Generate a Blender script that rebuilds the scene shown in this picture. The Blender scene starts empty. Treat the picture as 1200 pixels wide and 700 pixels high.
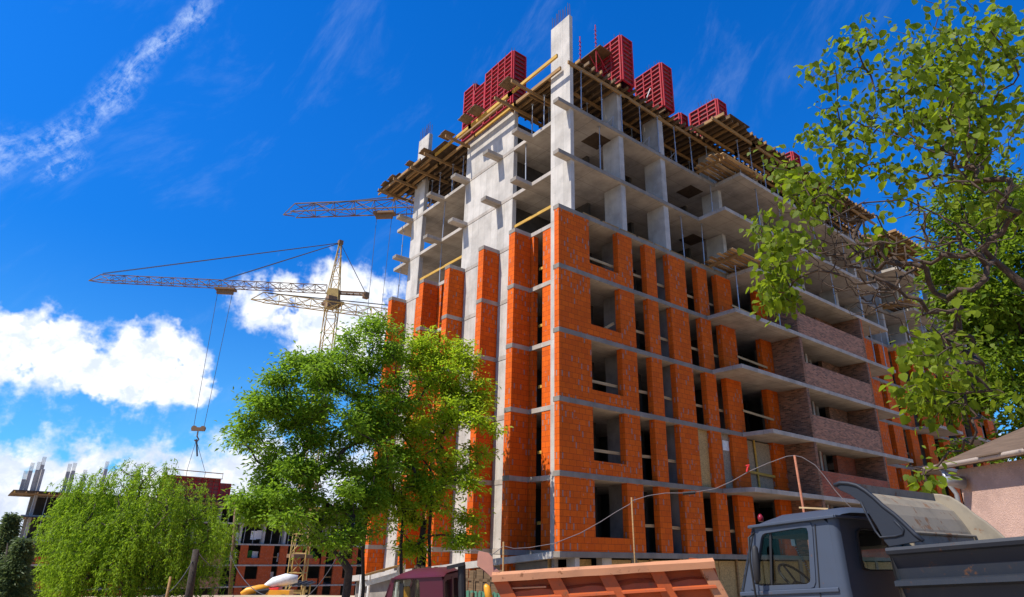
import bpy, math, random
import numpy as np
from mathutils import Vector, Matrix
random.seed(7); rng = np.random.default_rng(7)
S = bpy.context.scene
COL = S.collection
R = math.radians

# ------------------------------------------------------------------ camera, sky, sun, exposure
YAW, PITCH, ROLL, FPX = R(52.300), R(20.8845), R(1.4050), 755.99
CAM = np.array([-17.6827, -19.5315, 0.1908])
F = np.array([math.cos(YAW)*math.cos(PITCH), math.sin(YAW)*math.cos(PITCH), math.sin(PITCH)])
_r = np.array([math.sin(YAW), -math.cos(YAW), 0.]); _u = np.cross(_r, F)
RT = math.cos(ROLL)*_r + math.sin(ROLL)*_u; UP = -math.sin(ROLL)*_r + math.cos(ROLL)*_u
RH = _r; FH = np.array([math.cos(YAW), math.sin(YAW), 0.])
cd = bpy.data.cameras.new('camera'); cam = bpy.data.objects.new('camera', cd); COL.objects.link(cam)
cd.sensor_width = 36; cd.lens = 36*FPX/1200; cd.clip_start = .05; cd.clip_end = 5000
cam.matrix_world = Matrix(((RT[0], UP[0], -F[0], CAM[0]), (RT[1], UP[1], -F[1], CAM[1]), (RT[2], UP[2], -F[2], CAM[2]), (0, 0, 0, 1)))
S.camera = cam

SUNV = Vector((-1.05, .22, 1.42)).normalized()
EL = math.asin(SUNV.z); AZ = math.atan2(SUNV.x, SUNV.y)
sd = bpy.data.lights.new('sun', 'SUN'); sun = bpy.data.objects.new('sun', sd); COL.objects.link(sun)
sd.energy = 5.0; sd.angle = R(.5); sd.color = (1, .93, .82)
sun.rotation_euler = (-SUNV).to_track_quat('-Z', 'Y').to_euler(); sun.location = (-40, 0, 60)

W = bpy.data.worlds.new('World'); S.world = W; W.use_nodes = True
S.view_settings.view_transform = 'Standard'; S.view_settings.look = 'None'; S.view_settings.gamma = 1
S.view_settings.use_curve_mapping = False; S.view_settings.exposure = 0.52

class G:
    """small helper to write node graphs"""
    def __init__(s, tree): s.t = tree; s.n = tree.nodes; s.l = tree.links
    def node(s, typ, **kw):
        n = s.n.new(typ)
        for k, v in kw.items(): setattr(n, k, v)
        return n
    def set(s, sock, v):
        if hasattr(v, 'is_output') or isinstance(v, bpy.types.NodeSocket): s.l.new(v, sock)
        elif v is not None:
            if isinstance(v, tuple) and len(v) == 3 and sock.type == 'RGBA': v = (*v, 1)
            sock.default_value = v
    def m(s, op, a, b=None, c=None, clamp=False):
        n = s.node('ShaderNodeMath', operation=op, use_clamp=clamp)
        for i, v in enumerate((a, b, c)):
            if v is not None: s.set(n.inputs[i], v)
        return n.outputs[0]
    def vm(s, op, a, b=None):
        n = s.node('ShaderNodeVectorMath', operation=op); s.set(n.inputs[0], a)
        if b is not None: s.set(n.inputs[1], b)
        return n.outputs['Value'] if op in ('LENGTH', 'DOT_PRODUCT') else n.outputs[0]
    def noise(s, vec, scale, detail=3, rough=.5, dist=0, out='Fac'):
        n = s.node('ShaderNodeTexNoise'); s.set(n.inputs['Vector'], vec); n.inputs['Scale'].default_value = scale
        n.inputs['Detail'].default_value = detail; n.inputs['Roughness'].default_value = rough; n.inputs['Distortion'].default_value = dist
        return n.outputs[out]
    def ss(s, v, lo, hi, a=0., b=1.):
        n = s.node('ShaderNodeMapRange', interpolation_type='SMOOTHSTEP'); s.set(n.inputs[0], v)
        for i, q in enumerate((lo, hi, a, b)): n.inputs[i+1].default_value = q
        return n.outputs[0]
    def mix(s, f, a, b, mode='MIX'):
        n = s.node('ShaderNodeMix', data_type='RGBA', blend_type=mode)
        s.set(n.inputs[0], f); s.set(n.inputs[6], a); s.set(n.inputs[7], b); return n.outputs[2]
    def comb(s, x, y, z):
        n = s.node('ShaderNodeCombineXYZ'); s.set(n.inputs[0], x); s.set(n.inputs[1], y); s.set(n.inputs[2], z); return n.outputs[0]
    def sep(s, v):
        n = s.node('ShaderNodeSeparateXYZ'); s.set(n.inputs[0], v); return n.outputs

def build_sky():
    g = G(W.node_tree); g.n.clear()
    sky = g.node('ShaderNodeTexSky', sky_type='NISHITA', sun_disc=False, sun_elevation=EL, sun_rotation=AZ, altitude=200, air_density=1.0, dust_density=.25, ozone_density=2.2)
    hs = g.node('ShaderNodeHueSaturation'); hs.inputs['Saturation'].default_value = 1.42; hs.inputs['Hue'].default_value = .497; hs.inputs['Value'].default_value = 1.0
    g.set(hs.inputs['Color'], sky.outputs[0]); LOW = 1
    d = g.node('ShaderNodeTexCoord').outputs['Generated']
    x, y, z = g.sep(d)
    az = g.m('MULTIPLY', g.m('ARCTAN2', y, x), 180/math.pi); el = g.m('MULTIPLY', g.m('ARCSINE', z), 180/math.pi)
    P = g.comb(az, el, 0)
    wv = g.vm('SCALE', g.vm('SUBTRACT', g.noise(P, .28, 4, .6, 0, 'Color'), (.5, .5, .5)), None)
    wv.node.inputs['Scale'].default_value = 4.2
    Pw = g.vm('ADD', P, wv)
    SKYC = g.vm('MULTIPLY', hs.outputs[0], (.50, 1.22, 1.85)); SKYC = g.mix(g.ss(el, 36., 10., 0, 1.), SKYC, g.vm('MULTIPLY', SKYC, (.35, .74, .78)))
    def blob(c, r, vec):
        v = g.vm('DIVIDE', g.vm('SUBTRACT', vec, (c[0], c[1], 0)), (r[0], r[1], 1))
        return g.m('SUBTRACT', 1., g.vm('LENGTH', v))
    def union(bs):
        o = bs[0]
        for b in bs[1:]: o = g.m('SMOOTH_MAX', o, b, .12)
        return o
    fb = g.noise(P, .42, 7, .62)
    fine = g.noise(P, 1.3, 6, .6)
    cum = union([blob(c, r, Pw) for c, r in CUMULUS])
    den = g.m('ADD', cum, g.m('MULTIPLY', g.m('SUBTRACT', fb, .5), .85))
    den = g.m('ADD', den, g.m('MULTIPLY', g.m('SUBTRACT', fine, .5), .20))
    cm = g.m('POWER', g.ss(den, -.08, .36), 1.15)
    # thin high cloud, drawn out along the wind
    rot = g.node('ShaderNodeMapping'); rot.vector_type = 'TEXTURE'; g.set(rot.inputs[0], P); rot.inputs['Location'].default_value = (89.6, 31.2, 0); rot.inputs['Rotation'].default_value = (0, 0, R(-54.)); rot.inputs['Scale'].default_value = (10, 2.1, 1)
    warp = g.vm('ADD', rot.outputs[0], g.comb(0, g.m('MULTIPLY', g.m('SUBTRACT', g.noise(P, .12, 3), .5), 2.2), 0))
    fib = g.noise(warp, 1.6, 8, .7, .5); grain = g.noise(P, 1.1, 7, .68, .3)
    cir = union([blob(c, r, warp) for c, r in CIRRUS])
    ci = g.m('MULTIPLY', g.ss(cir, 0., 1.), g.ss(g.m('ADD', g.m('MULTIPLY', fib, .5), g.m('MULTIPLY', grain, .5)), .40, .70), None, True)
    ci = g.m('MULTIPLY', ci, .72)
    rot2 = g.node('ShaderNodeMapping'); rot2.vector_type = 'TEXTURE'; g.set(rot2.inputs[0], P); rot2.inputs['Rotation'].default_value = (0, 0, R(-48.)); rot2.inputs['Scale'].default_value = (16, 7, 1)
    veil = g.ss(g.noise(rot2.outputs[0], 1., 7, .66, .5), .50, .9, 0, .16)
    hazy = g.ss(el, 24., -2., 0, .5)
    c0 = g.mix(hazy, SKYC, (2.0, 4.9, 8.8))
    c1 = g.mix(g.m('MAXIMUM', ci, veil), c0, (6.8, 8.2, 10.2))
    relief = g.m('SUBTRACT', g.noise(Pw, .5, 4, .55), g.noise(g.vm('ADD', Pw, (-.8, -1.0, 0)), .5, 4, .55))
    low = g.ss(el, 10., 5.5, 0, 1.)
    shade = g.ss(g.m('ADD', g.m('MULTIPLY', relief, -2.2), g.m('ADD', g.m('MULTIPLY', low, .24), g.m('MULTIPLY', g.m('SUBTRACT', .55, den), .35))), -.22, .55)
    lit = g.mix(shade, (9.6, 9.7, 9.9), (6.6, 7.4, 8.9))
    lit = g.mix(g.m('MULTIPLY', low, g.ss(g.noise(Pw, .30, 5, .6), .42, .75)), lit, (5.8, 6.5, 8.0))
    c2 = g.mix(cm, c1, lit)
    bg = g.node('ShaderNodeBackground'); g.set(bg.inputs[0], c2); bg.inputs[1].default_value = .085
    out = g.node('ShaderNodeOutputWorld'); g.l.new(bg.outputs[0], out.inputs[0])
# azimuth and elevation (degrees) of the clouds in the sky, with their radii
CUMULUS = [((90, 12.2), (6.5, 3.4)), ((82, 12.2), (4.6, 4.2)), ((86, 11.2), (6.5, 2.0)), ((96, 11.6), (6, 3.6)), ((78.6, 11.0), (2.2, 1.5)),
           ((72.8, 18.9), (4.8, 3.2)), ((68.4, 19.2), (4.4, 4.8)), ((64.5, 17.8), (4.0, 4.8)), ((68.6, 16.0), (5.0, 3.2)), ((60.0, 17), (5, 4.5)),
           ((88, .6), (12, 7.0)), ((79, .6), (10, 7.2)), ((72.5, 1.8), (7.5, 7.6)), ((66, 2), (8, 7)), ((98, 3), (9, 6)), ((40, 4), (20, 4)), ((16, 3), (10, 7)), ((110, 6), (14, 6)),
           ((-20, 8), (18, 6)), ((150, 12), (16, 7)), ((210 - 360, 9), (25, 7)), ((-80, 14), (18, 6))]
CIRRUS = [((-.55, .1), (.45, .75)), ((-.1, 0), (.55, 1.0)), ((.45, -.1), (.55, .9)), ((-.9, .3), (.35, .7)), ((.95, .4), (.5, 1.3)), ((.55, -.9), (.3, .6))]
build_sky()

# ------------------------------------------------------------------ pixel helpers (photo 1200 x 700 -> directions used to place things at real distances)
def ray(px, py): return F + (px-600)/FPX*RT + (350-py)/FPX*UP
def at(px, py, D): d = ray(px, py); return CAM + d*D/math.hypot(d[0], d[1])
def onY(px, py, y): d = ray(px, py); return CAM + d*(y-CAM[1])/d[1]
def onX(px, py, x): d = ray(px, py); return CAM + d*(x-CAM[0])/d[0]
def onZ(px, py, z): d = ray(px, py); return CAM + d*(z-CAM[2])/d[2]

# ------------------------------------------------------------------ materials
def mat(name):
    m = bpy.data.materials.new(name); m.use_nodes = True; g = G(m.node_tree)
    b = g.n['Principled BSDF']; return m, g, b
def objco(g): return g.node('ShaderNodeTexCoord').outputs['Object']
def bump(g, b, h, strength=.3, dist=.01):
    n = g.node('ShaderNodeBump'); n.inputs['Strength'].default_value = strength; n.inputs['Distance'].default_value = dist
    g.set(n.inputs['Height'], h); g.l.new(n.outputs[0], b.inputs['Normal'])
def wallco(g):
    """(along the wall, height) from object coordinates, whichever way the wall faces"""
    p = g.sep(objco(g)); n = g.sep(g.node('ShaderNodeTexCoord').outputs['Normal'])
    k = g.m('GREATER_THAN', g.m('ABSOLUTE', n[0]), g.m('ABSOLUTE', n[1]))
    u = g.m('ADD', g.m('MULTIPLY', p[1], k), g.m('MULTIPLY', p[0], g.m('SUBTRACT', 1., k)))
    return g.comb(u, p[2], 0)
def brick_mat(name, c1, c2, cm, bw, bh, ms, smear=0., blotch=.25, rough=.85):
    m, g, b = mat(name); uv = wallco(g); o = objco(g)
    t = g.node('ShaderNodeTexBrick'); g.set(t.inputs['Vector'], uv)
    t.inputs['Color1'].default_value = (*c1, 1); t.inputs['Color2'].default_value = (*c2, 1); t.inputs['Mortar'].default_value = (*cm, 1)
    t.inputs['Scale'].default_value = 1; t.inputs['Brick Width'].default_value = bw; t.inputs['Row Height'].default_value = bh
    t.inputs['Mortar Size'].default_value = ms; t.inputs['Mortar Smooth'].default_value = .15; t.inputs['Bias'].default_value = 0
    c = t.outputs['Color']
    c = g.mix(g.m('MULTIPLY', g.ss(g.noise(o, 1.1, 4, .6), .35, .7), blotch), c, tuple(q*.55 for q in c1))
    if smear:
        q = g.sep(uv); row = g.m('FLOOR', g.m('DIVIDE', q[1], bh)); uu = g.m('ADD', g.m('DIVIDE', q[0], bw), g.m('MULTIPLY', g.m('FLOORED_MODULO', row, 2.), .5))
        jx = g.m('ROUND', uu); wn = g.node('ShaderNodeTexWhiteNoise'); g.set(wn.inputs['Vector'], g.comb(jx, row, .5))
        edge = g.m('ADD', g.m('ABSOLUTE', g.m('SUBTRACT', uu, jx)), g.m('MULTIPLY', g.m('SUBTRACT', g.noise(uv, 17, 3, .6), .5), .16))
        k = g.m('MULTIPLY', g.m('LESS_THAN', edge, .085), g.m('GREATER_THAN', g.m('ADD', wn.outputs[0], g.m('MULTIPLY', g.noise(o, .55, 2, .5), .9)), 1.19))
        # grey mortar pressed out of some of the vertical joints
        c = g.mix(g.m('MULTIPLY', k, smear), c, (.21, .165, .15))
        k3 = g.m('MULTIPLY', g.ss(g.noise(uv, 5, 4, .7), .60, .66), g.ss(g.noise(o, .4, 2), .5, .62)); c = g.mix(g.m('MULTIPLY', k3, .6), c, (.30, .22, .19))
        dust = g.ss(g.noise(uv, 14, 3, .7), .62, .8, 0, .15); c = g.mix(dust, c, (.42, .15, .05))
    g.set(b.inputs['Base Color'], c); b.inputs['Roughness'].default_value = rough; b.inputs['Specular IOR Level'].default_value = .2
    bump(g, b, g.m('ADD', t.outputs['Fac'], g.m('MULTIPLY', g.noise(o, 25, 3, .6), .4)), .5, -.012)
    return m
def conc_mat(name, c, board=0., stain=.35, scale=1.):
    m, g, b = mat(name); o = objco(g); uv = wallco(g)
    n1 = g.noise(o, .9*scale, 6, .62); n2 = g.noise(o, 14*scale, 4, .6)
    col = g.mix(g.ss(n1, .3, .75), tuple(q*1.12 for q in c), tuple(q*(1-stain) for q in c))
    mp = g.node('ShaderNodeMapping'); g.set(mp.inputs[0], uv); mp.inputs['Scale'].default_value = (3.2, .22, 1)
    streak = g.noise(mp.outputs[0], 1., 5, .65)
    col = g.mix(g.ss(streak, .5, .78, 0, .45), col, tuple(q*.55 for q in c))
    pits = g.ss(g.node('ShaderNodeTexVoronoi').outputs[0], .0, .09); pits.node.inputs[0]
    v = [n for n in g.n if n.bl_idname == 'ShaderNodeTexVoronoi'][0]; g.set(v.inputs['Vector'], o); v.inputs['Scale'].default_value = 2.6
    col = g.mix(g.m('SUBTRACT', 1., pits), col, tuple(q*.45 for q in c))
    mp2 = g.node('ShaderNodeMapping'); g.set(mp2.inputs[0], uv); mp2.inputs['Scale'].default_value = (5.5, .35, 1); mp2.inputs['Location'].default_value = (3, 7, 0)
    col = g.mix(g.m('MULTIPLY', g.ss(g.noise(mp2.outputs[0], 1., 4, .6), .64, .80), .5), col, (.26, .155, .085))
    col = g.mix(g.ss(g.noise(o, 3.3, 5, .65), .60, .72, 0, .35), col, tuple(min(1, q*1.35) for q in c))
    h = g.m('ADD', n2, 0.)
    if board:
        t = g.node('ShaderNodeTexBrick'); g.set(t.inputs['Vector'], uv if board < 5 else o)
        t.inputs['Scale'].default_value = 1; t.offset = 0; t.inputs['Brick Width'].default_value = .62 if board < 5 else 2.44; t.inputs['Row Height'].default_value = 3. if board < 5 else 1.22
        t.inputs['Mortar Size'].default_value = .008 if board < 5 else .014; t.inputs['Mortar Smooth'].default_value = .3
        t.inputs['Color1'].default_value = (1, 1, 1, 1); t.inputs['Color2'].default_value = (.86, .85, .84, 1); t.inputs['Mortar'].default_value = (.55, .54, .53, 1)
        col = g.mix(1., col, t.outputs['Color'], 'MULTIPLY')
    g.set(b.inputs['Base Color'], col); b.inputs['Roughness'].default_value = .9; b.inputs['Specular IOR Level'].default_value = .2
    bump(g, b, h, .35, .015); return m
def wood_mat(name, c, dark=.5, along=(1.5, 1.5, 22)):
    m, g, b = mat(name); o = objco(g)
    mp = g.node('ShaderNodeMapping'); g.set(mp.inputs[0], o); mp.inputs['Scale'].default_value = along
    n = g.noise(mp.outputs[0], 1., 5, .6)
    col = g.mix(g.ss(n, .3, .7), c, tuple(q*dark for q in c))
    col = g.mix(g.m('MULTIPLY', g.node('ShaderNodeNewGeometry').outputs['Random Per Island'], .5), col, tuple(q*.5 for q in c))
    g.set(b.inputs['Base Color'], col); b.inputs['Roughness'].default_value = .75; b.inputs['Specular IOR Level'].default_value = .25
    bump(g, b, n, .3, .006); return m
def paint_mat(name, c, rough=.45, rust=0., metal=0., dirt=.3, rustc=(.19, .075, .03), scale=1., spec=.4):
    m, g, b = mat(name); o = objco(g)
    n = g.noise(o, 2.2*scale, 6, .65)
    col = g.mix(g.ss(n, .42, .75, 0, dirt), c, tuple(q*.45+.02 for q in c))
    if rust:
        r1 = g.ss(g.m('ADD', g.noise(o, 5*scale, 8, .7), g.m('MULTIPLY', g.noise(o, 1.1*scale, 3), .35)), .86-.2*rust, .96-.2*rust)
        col = g.mix(r1, col, rustc); g.set(b.inputs['Roughness'], g.m('ADD', g.m('MULTIPLY', r1, .35), rough))
    else: g.set(b.inputs['Roughness'], g.m('ADD', g.m('MULTIPLY', n, .25), rough-.1))
    g.set(b.inputs['Base Color'], col); b.inputs['Metallic'].default_value = metal; b.inputs['Specular IOR Level'].default_value = spec
    bump(g, b, g.noise(o, 9*scale, 4, .6), .12, .01); return m
def plain(name, c, rough=.7, metal=0., spec=.3):
    m, g, b = mat(name); o = objco(g)
    col = g.mix(g.ss(g.noise(o, 6, 4, .6), .35, .7, 0, .45), c, tuple(q*.55 for q in c))
    g.set(b.inputs['Base Color'], col); b.inputs['Roughness'].default_value = rough; b.inputs['Metallic'].default_value = metal; b.inputs['Specular IOR Level'].default_value = spec
    return m
def leaf_mat(name, c1, c2, trans=.45, rough=.5, spec=.35):
    m, g, b = mat(name); ri = g.node('ShaderNodeNewGeometry').outputs['Random Per Island']; o = objco(g)
    k = g.m('ADD', g.m('MULTIPLY', ri, .65), g.m('MULTIPLY', g.noise(o, .7, 2), .5), None, True)
    col = g.mix(k, c1, c2); g.set(b.inputs['Base Color'], col); b.inputs['Roughness'].default_value = rough; b.inputs['Specular IOR Level'].default_value = spec
    t = g.node('ShaderNodeBsdfTranslucent'); g.set(t.inputs[0], g.mix(.5, col, tuple(min(1, q*2.2) for q in c2)))
    mx = g.node('ShaderNodeMixShader'); mx.inputs[0].default_value = trans; g.l.new(b.outputs[0], mx.inputs[1]); g.l.new(t.outputs[0], mx.inputs[2])
    g.l.new(mx.outputs[0], g.n['Material Output'].inputs[0]); return m
def bark_mat(name, c):
    m, g, b = mat(name); o = objco(g); n = g.noise(o, 9, 6, .7, .6)
    g.set(b.inputs['Base Color'], g.mix(g.ss(n, .35, .7), c, tuple(q*.4 for q in c))); b.inputs['Roughness'].default_value = .9
    bump(g, b, n, .8, .03); return m
def glass_mat(name, tint=(.80, .84, .82), refl=.018):
    m, g, b = mat(name); tr = g.node('ShaderNodeBsdfTransparent'); tr.inputs[0].default_value = (*tint, 1)
    gl = g.node('ShaderNodeBsdfGlossy'); gl.inputs['Roughness'].default_value = .03
    mx = g.node('ShaderNodeMixShader'); mx.inputs[0].default_value = refl
    g.l.new(tr.outputs[0], mx.inputs[1]); g.l.new(gl.outputs[0], mx.inputs[2]); g.l.new(mx.outputs[0], g.n['Material Output'].inputs[0]); return m
def osb_mat(name, c):
    m, g, b = mat(name); o = objco(g)
    v = g.node('ShaderNodeTexVoronoi'); g.set(v.inputs['Vector'], o); v.inputs['Scale'].default_value = 26; v.inputs['Randomness'].default_value = 1
    k = g.sep(v.outputs['Color'])[0]
    col = g.mix(k, c, tuple(q*.5 for q in c)); col = g.mix(g.ss(g.noise(o, 1.2, 4), .4, .7, 0, .5), col, tuple(q*.6 for q in c))
    g.set(b.inputs['Base Color'], col); b.inputs['Roughness'].default_value = .8; return m

M = {}
M['brick'] = brick_mat('orange_block', (.63, .108, .004), (.53, .082, .004), (.22, .042, .008), .38, .243, .008, .85, .35)
M['brick_red'] = brick_mat('red_small_brick', (.40, .085, .035), (.20, .05, .03), (.26, .16, .12), .26, .077, .010, 0, .5)
M['brick_brown'] = brick_mat('brown_small_brick', (.36, .155, .085), (.06, .032, .022), (.21, .145, .10), .26, .077, .012, 0, .4)
M['brick_pink'] = brick_mat('weathered_front_brick', (.46, .20, .115), (.13, .06, .04), (.28, .19, .135), .26, .077, .012, 0, .25)
M['brick_far'] = brick_mat('distant_block', (.44, .085, .022), (.34, .065, .018), (.2, .06, .03), .4, .25, .01, .4, .3)
M['conc'] = conc_mat('concrete', (.40, .375, .345), 0, .3)
M['slab'] = conc_mat('slab_concrete', (.40, .36, .315), 6, .3)
M['wallc'] = conc_mat('board_marked_concrete', (.47, .44, .40), 1, .22)
M['core'] = conc_mat('darkened_inner_concrete', (.06, .053, .047), 0, .4)  # darker than real concrete: the shade of the rooms put into the colour
M['conc_dark'] = conc_mat('dark_concrete', (.22, .20, .18), 0, .4)  # plain darker concrete; on the inner columns it carries room shade as colour
M['timber'] = wood_mat('timber', (.40, .235, .095), .5)
M['timber_y'] = wood_mat('yellow_timber', (.62, .37, .07), .6)
M['timber_d'] = wood_mat('weathered_timber', (.20, .125, .065), .5)
M['timber_l'] = wood_mat('fresh_plank', (.62, .42, .21), .6)
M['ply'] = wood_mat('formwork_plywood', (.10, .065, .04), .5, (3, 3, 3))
M['osb'] = osb_mat('osb_board', (.52, .33, .12))
M['osb_grey'] = osb_mat('greyed_osb_board', (.36, .28, .19))
M['red'] = paint_mat('red_formwork_paint', (.37, .014, .024), .6, .62, 0, .6, (.20, .13, .12), 1.2, spec=.2)
M['steel'] = paint_mat('galvanised_steel', (.33, .34, .36), .45, .1, .5, .3)
M['rebar'] = plain('rusty_bar', (.10, .055, .045), .8, .3)
M['crane_y'] = paint_mat('yellow_crane_paint', (.44, .30, .10), .6, .4, 0, .5, spec=.2)
M['crane_o'] = paint_mat('shaded_brown_crane_paint', (.19, .115, .065), .65, .4, 0, .5, spec=.15)  # shading under the jib put into the colour as a darker brown
M['cable'] = plain('dark_cable', (.06, .06, .07), .6)
M['black'] = plain('black_rubber', (.018, .018, .02), .6)
M['white'] = plain('white_plastic', (.72, .72, .70), .5)
M['glass'] = glass_mat('window_glass')
M['bark'] = bark_mat('bark', (.09, .065, .045)); M['bark_d'] = bark_mat('dark_bark', (.045, .032, .024)); M['bark_l'] = bark_mat('pale_twig_bark', (.16, .105, .065))

# ------------------------------------------------------------------ mesh builder
def V3(p): return np.array(p, float)
ORI = {}
class MB:
    def __init__(s): s.v = []; s.f = []
    def add(s, vs, fs):
        n = len(s.v); s.v.extend([tuple(map(float, p)) for p in vs]); s.f.extend([tuple(i+n for i in q) for q in fs]); return s
    def box(s, x0, x1, y0, y1, z0, z1):
        return s.add([(x0, y0, z0), (x1, y0, z0), (x1, y1, z0), (x0, y1, z0), (x0, y0, z1), (x1, y0, z1), (x1, y1, z1), (x0, y1, z1)],
                     [(3, 2, 1, 0), (4, 5, 6, 7), (0, 1, 5, 4), (1, 2, 6, 5), (2, 3, 7, 6), (3, 0, 4, 7)])
    def beam(s, p0, p1, w, h, up=(0, 0, 1)):
        p0, p1 = V3(p0), V3(p1); d = p1-p0; d /= np.linalg.norm(d); up = V3(up)
        a = np.cross(d, up); n = np.linalg.norm(a)
        if n < 1e-5: a = np.cross(d, (1., 0, 0)); n = np.linalg.norm(a)
        a = a/n*w/2; b = np.cross(a, d); b = b/np.linalg.norm(b)*h/2
        return s.add([p0-a-b, p0+a-b, p0+a+b, p0-a+b, p1-a-b, p1+a-b, p1+a+b, p1-a+b],
                     [(0, 1, 2, 3), (7, 6, 5, 4), (1, 0, 4, 5), (2, 1, 5, 6), (3, 2, 6, 7), (0, 3, 7, 4)])
    def path(s, pts, rad, n=6, cap=True):
        pts = [V3(p) for p in pts]; m = len(pts)
        if not hasattr(rad, '__len__'): rad = [rad]*m
        ref = None; rings = []
        for i, p in enumerate(pts):
            d = (pts[min(i+1, m-1)]-pts[max(i-1, 0)]); d = d/(np.linalg.norm(d)+1e-9)
            if ref is None: ref = V3((0, 0, 1)) if abs(d[2]) < .9 else V3((1, 0, 0))
            a = np.cross(d, ref); a /= (np.linalg.norm(a)+1e-9); b = np.cross(a, d); ref = b if abs(d[2]) > .9 or True else ref
            rings.append([p+rad[i]*(math.cos(2*math.pi*k/n)*a+math.sin(2*math.pi*k/n)*b) for k in range(n)])
        vs = [q for r in rings for q in r]; fs = []
        for i in range(m-1):
            for k in range(n):
                k2 = (k+1) % n; fs.append((i*n+k, i*n+k2, (i+1)*n+k2, (i+1)*n+k))
        if cap: fs.append(tuple(range(n))[::-1]); fs.append(tuple((m-1)*n+k for k in range(n)))
        return s.add(vs, fs)
    def tube(s, p0, p1, r, n=8, r2=None): return s.path([p0, p1], [r, r if r2 is None else r2], n)
    def prism(s, poly, axis, a, b):
        """poly in the plane across axis ('x': (y,z), 'y': (x,z), 'z': (x,y)), from a to b"""
        def P(q, t): return (t, q[0], q[1]) if axis == 'x' else (q[0], t, q[1]) if axis == 'y' else (q[0], q[1], t)
        n = len(poly); area = sum(poly[i][0]*poly[(i+1) % n][1]-poly[(i+1) % n][0]*poly[i][1] for i in range(n))
        if (area < 0) != (axis == 'y'): poly = poly[::-1]
        vs = [P(q, a) for q in poly]+[P(q, b) for q in poly]
        fs = [tuple(range(n))[::-1], tuple(range(n, 2*n))]+[(i, (i+1) % n, (i+1) % n+n, i+n) for i in range(n)]
        return s.add(vs, fs)
    def quad(s, a, b, c, d): return s.add([a, b, c, d], [(0, 1, 2, 3)])
    def build(s, name, m, parent=None, loc=None, bevel=0, smooth=False, local=False, label=None):
        me = bpy.data.meshes.new(name)
        if parent is not None: o0 = ORI.get(parent.name, (0, 0, 0))
        else: o0 = tuple(loc) if loc is not None else (0, 0, 0)
        if local: o0 = (0, 0, 0)
        v = np.array(s.v, float)-np.array(o0) if len(s.v) else np.zeros((0, 3))
        me.from_pydata(v.tolist(), [], s.f); me.materials.append(m); me.update()
        if smooth: me.polygons.foreach_set('use_smooth', [True]*len(me.polygons))
        o = bpy.data.objects.new(name, me); COL.objects.link(o)
        if parent is not None: o.parent = parent; ORI[o.name] = o0
        else: o.location = o0; ORI[o.name] = o0
        if bevel:
            md = o.modifiers.new('bevel', 'BEVEL'); md.width = bevel; md.segments = 2; md.limit_method = 'ANGLE'; md.angle_limit = R(40)
        if label: o['label'] = label
        return o
def tag(o, label, cat, group=None):
    o['label'] = label; o['category'] = cat
    if group: o['group'] = group
    return o
def thing(name, label, cat, loc=(0, 0, 0), group=None):
    o = bpy.data.objects.new(name, None); COL.objects.link(o); o.location = tuple(map(float, loc)); o.empty_display_size = .3
    ORI[o.name] = tuple(map(float, loc)); return tag(o, label, cat, group)
def copy_tree(o, parent=None):
    c = o.copy(); COL.objects.link(c); c.parent = parent
    for ch in o.children: copy_tree(ch, c)
    return c

# ------------------------------------------------------------------ ground
def ground_z(x, y):
    s = (np.array([x, y])-CAM[:2])@RH[:2]; f = (np.array([x, y])-CAM[:2])@FH[:2]
    def sm(t): t = min(1, max(0, t)); return t*t*(3-2*t)
    z = -1.95-1.15*sm((f-6)/7)+.035*max(-12, min(12, s))*(1-sm((f-16)/10))
    d = math.hypot(x-CAM[0], y-CAM[1])
    return z-8.0*sm((d-45)/50)
def build_ground():
    xs = np.unique(np.concatenate([np.linspace(-900, -60, 12), np.linspace(-60, 90, 76), np.linspace(90, 1200, 14)]))
    ys = np.unique(np.concatenate([np.linspace(-900, -50, 12), np.linspace(-50, 130, 91), np.linspace(130, 1500, 14)]))
    vs = [(x, y, ground_z(x, y)) for y in ys for x in xs]; n = len(xs)
    fs = [(j*n+i, j*n+i+1, (j+1)*n+i+1, (j+1)*n+i) for j in range(len(ys)-1) for i in range(n-1)]
    b = MB(); b.add(vs, fs)
    m, g, bs = mat('site_earth'); o = objco(g)
    c = g.mix(g.ss(g.noise(o, .25, 6, .6), .35, .65), (.50, .37, .235), (.32, .235, .15)); c = g.mix(g.ss(g.noise(o, 3, 5, .7), .5, .75), c, (.52, .43, .32))
    g.set(bs.inputs['Base Color'], c); bs.inputs['Roughness'].default_value = .95; bump(g, bs, g.noise(o, 6, 6, .7), .8, .05)
    o = b.build('ground', m, smooth=True); o['kind'] = 'structure'; return o
build_ground()

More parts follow.
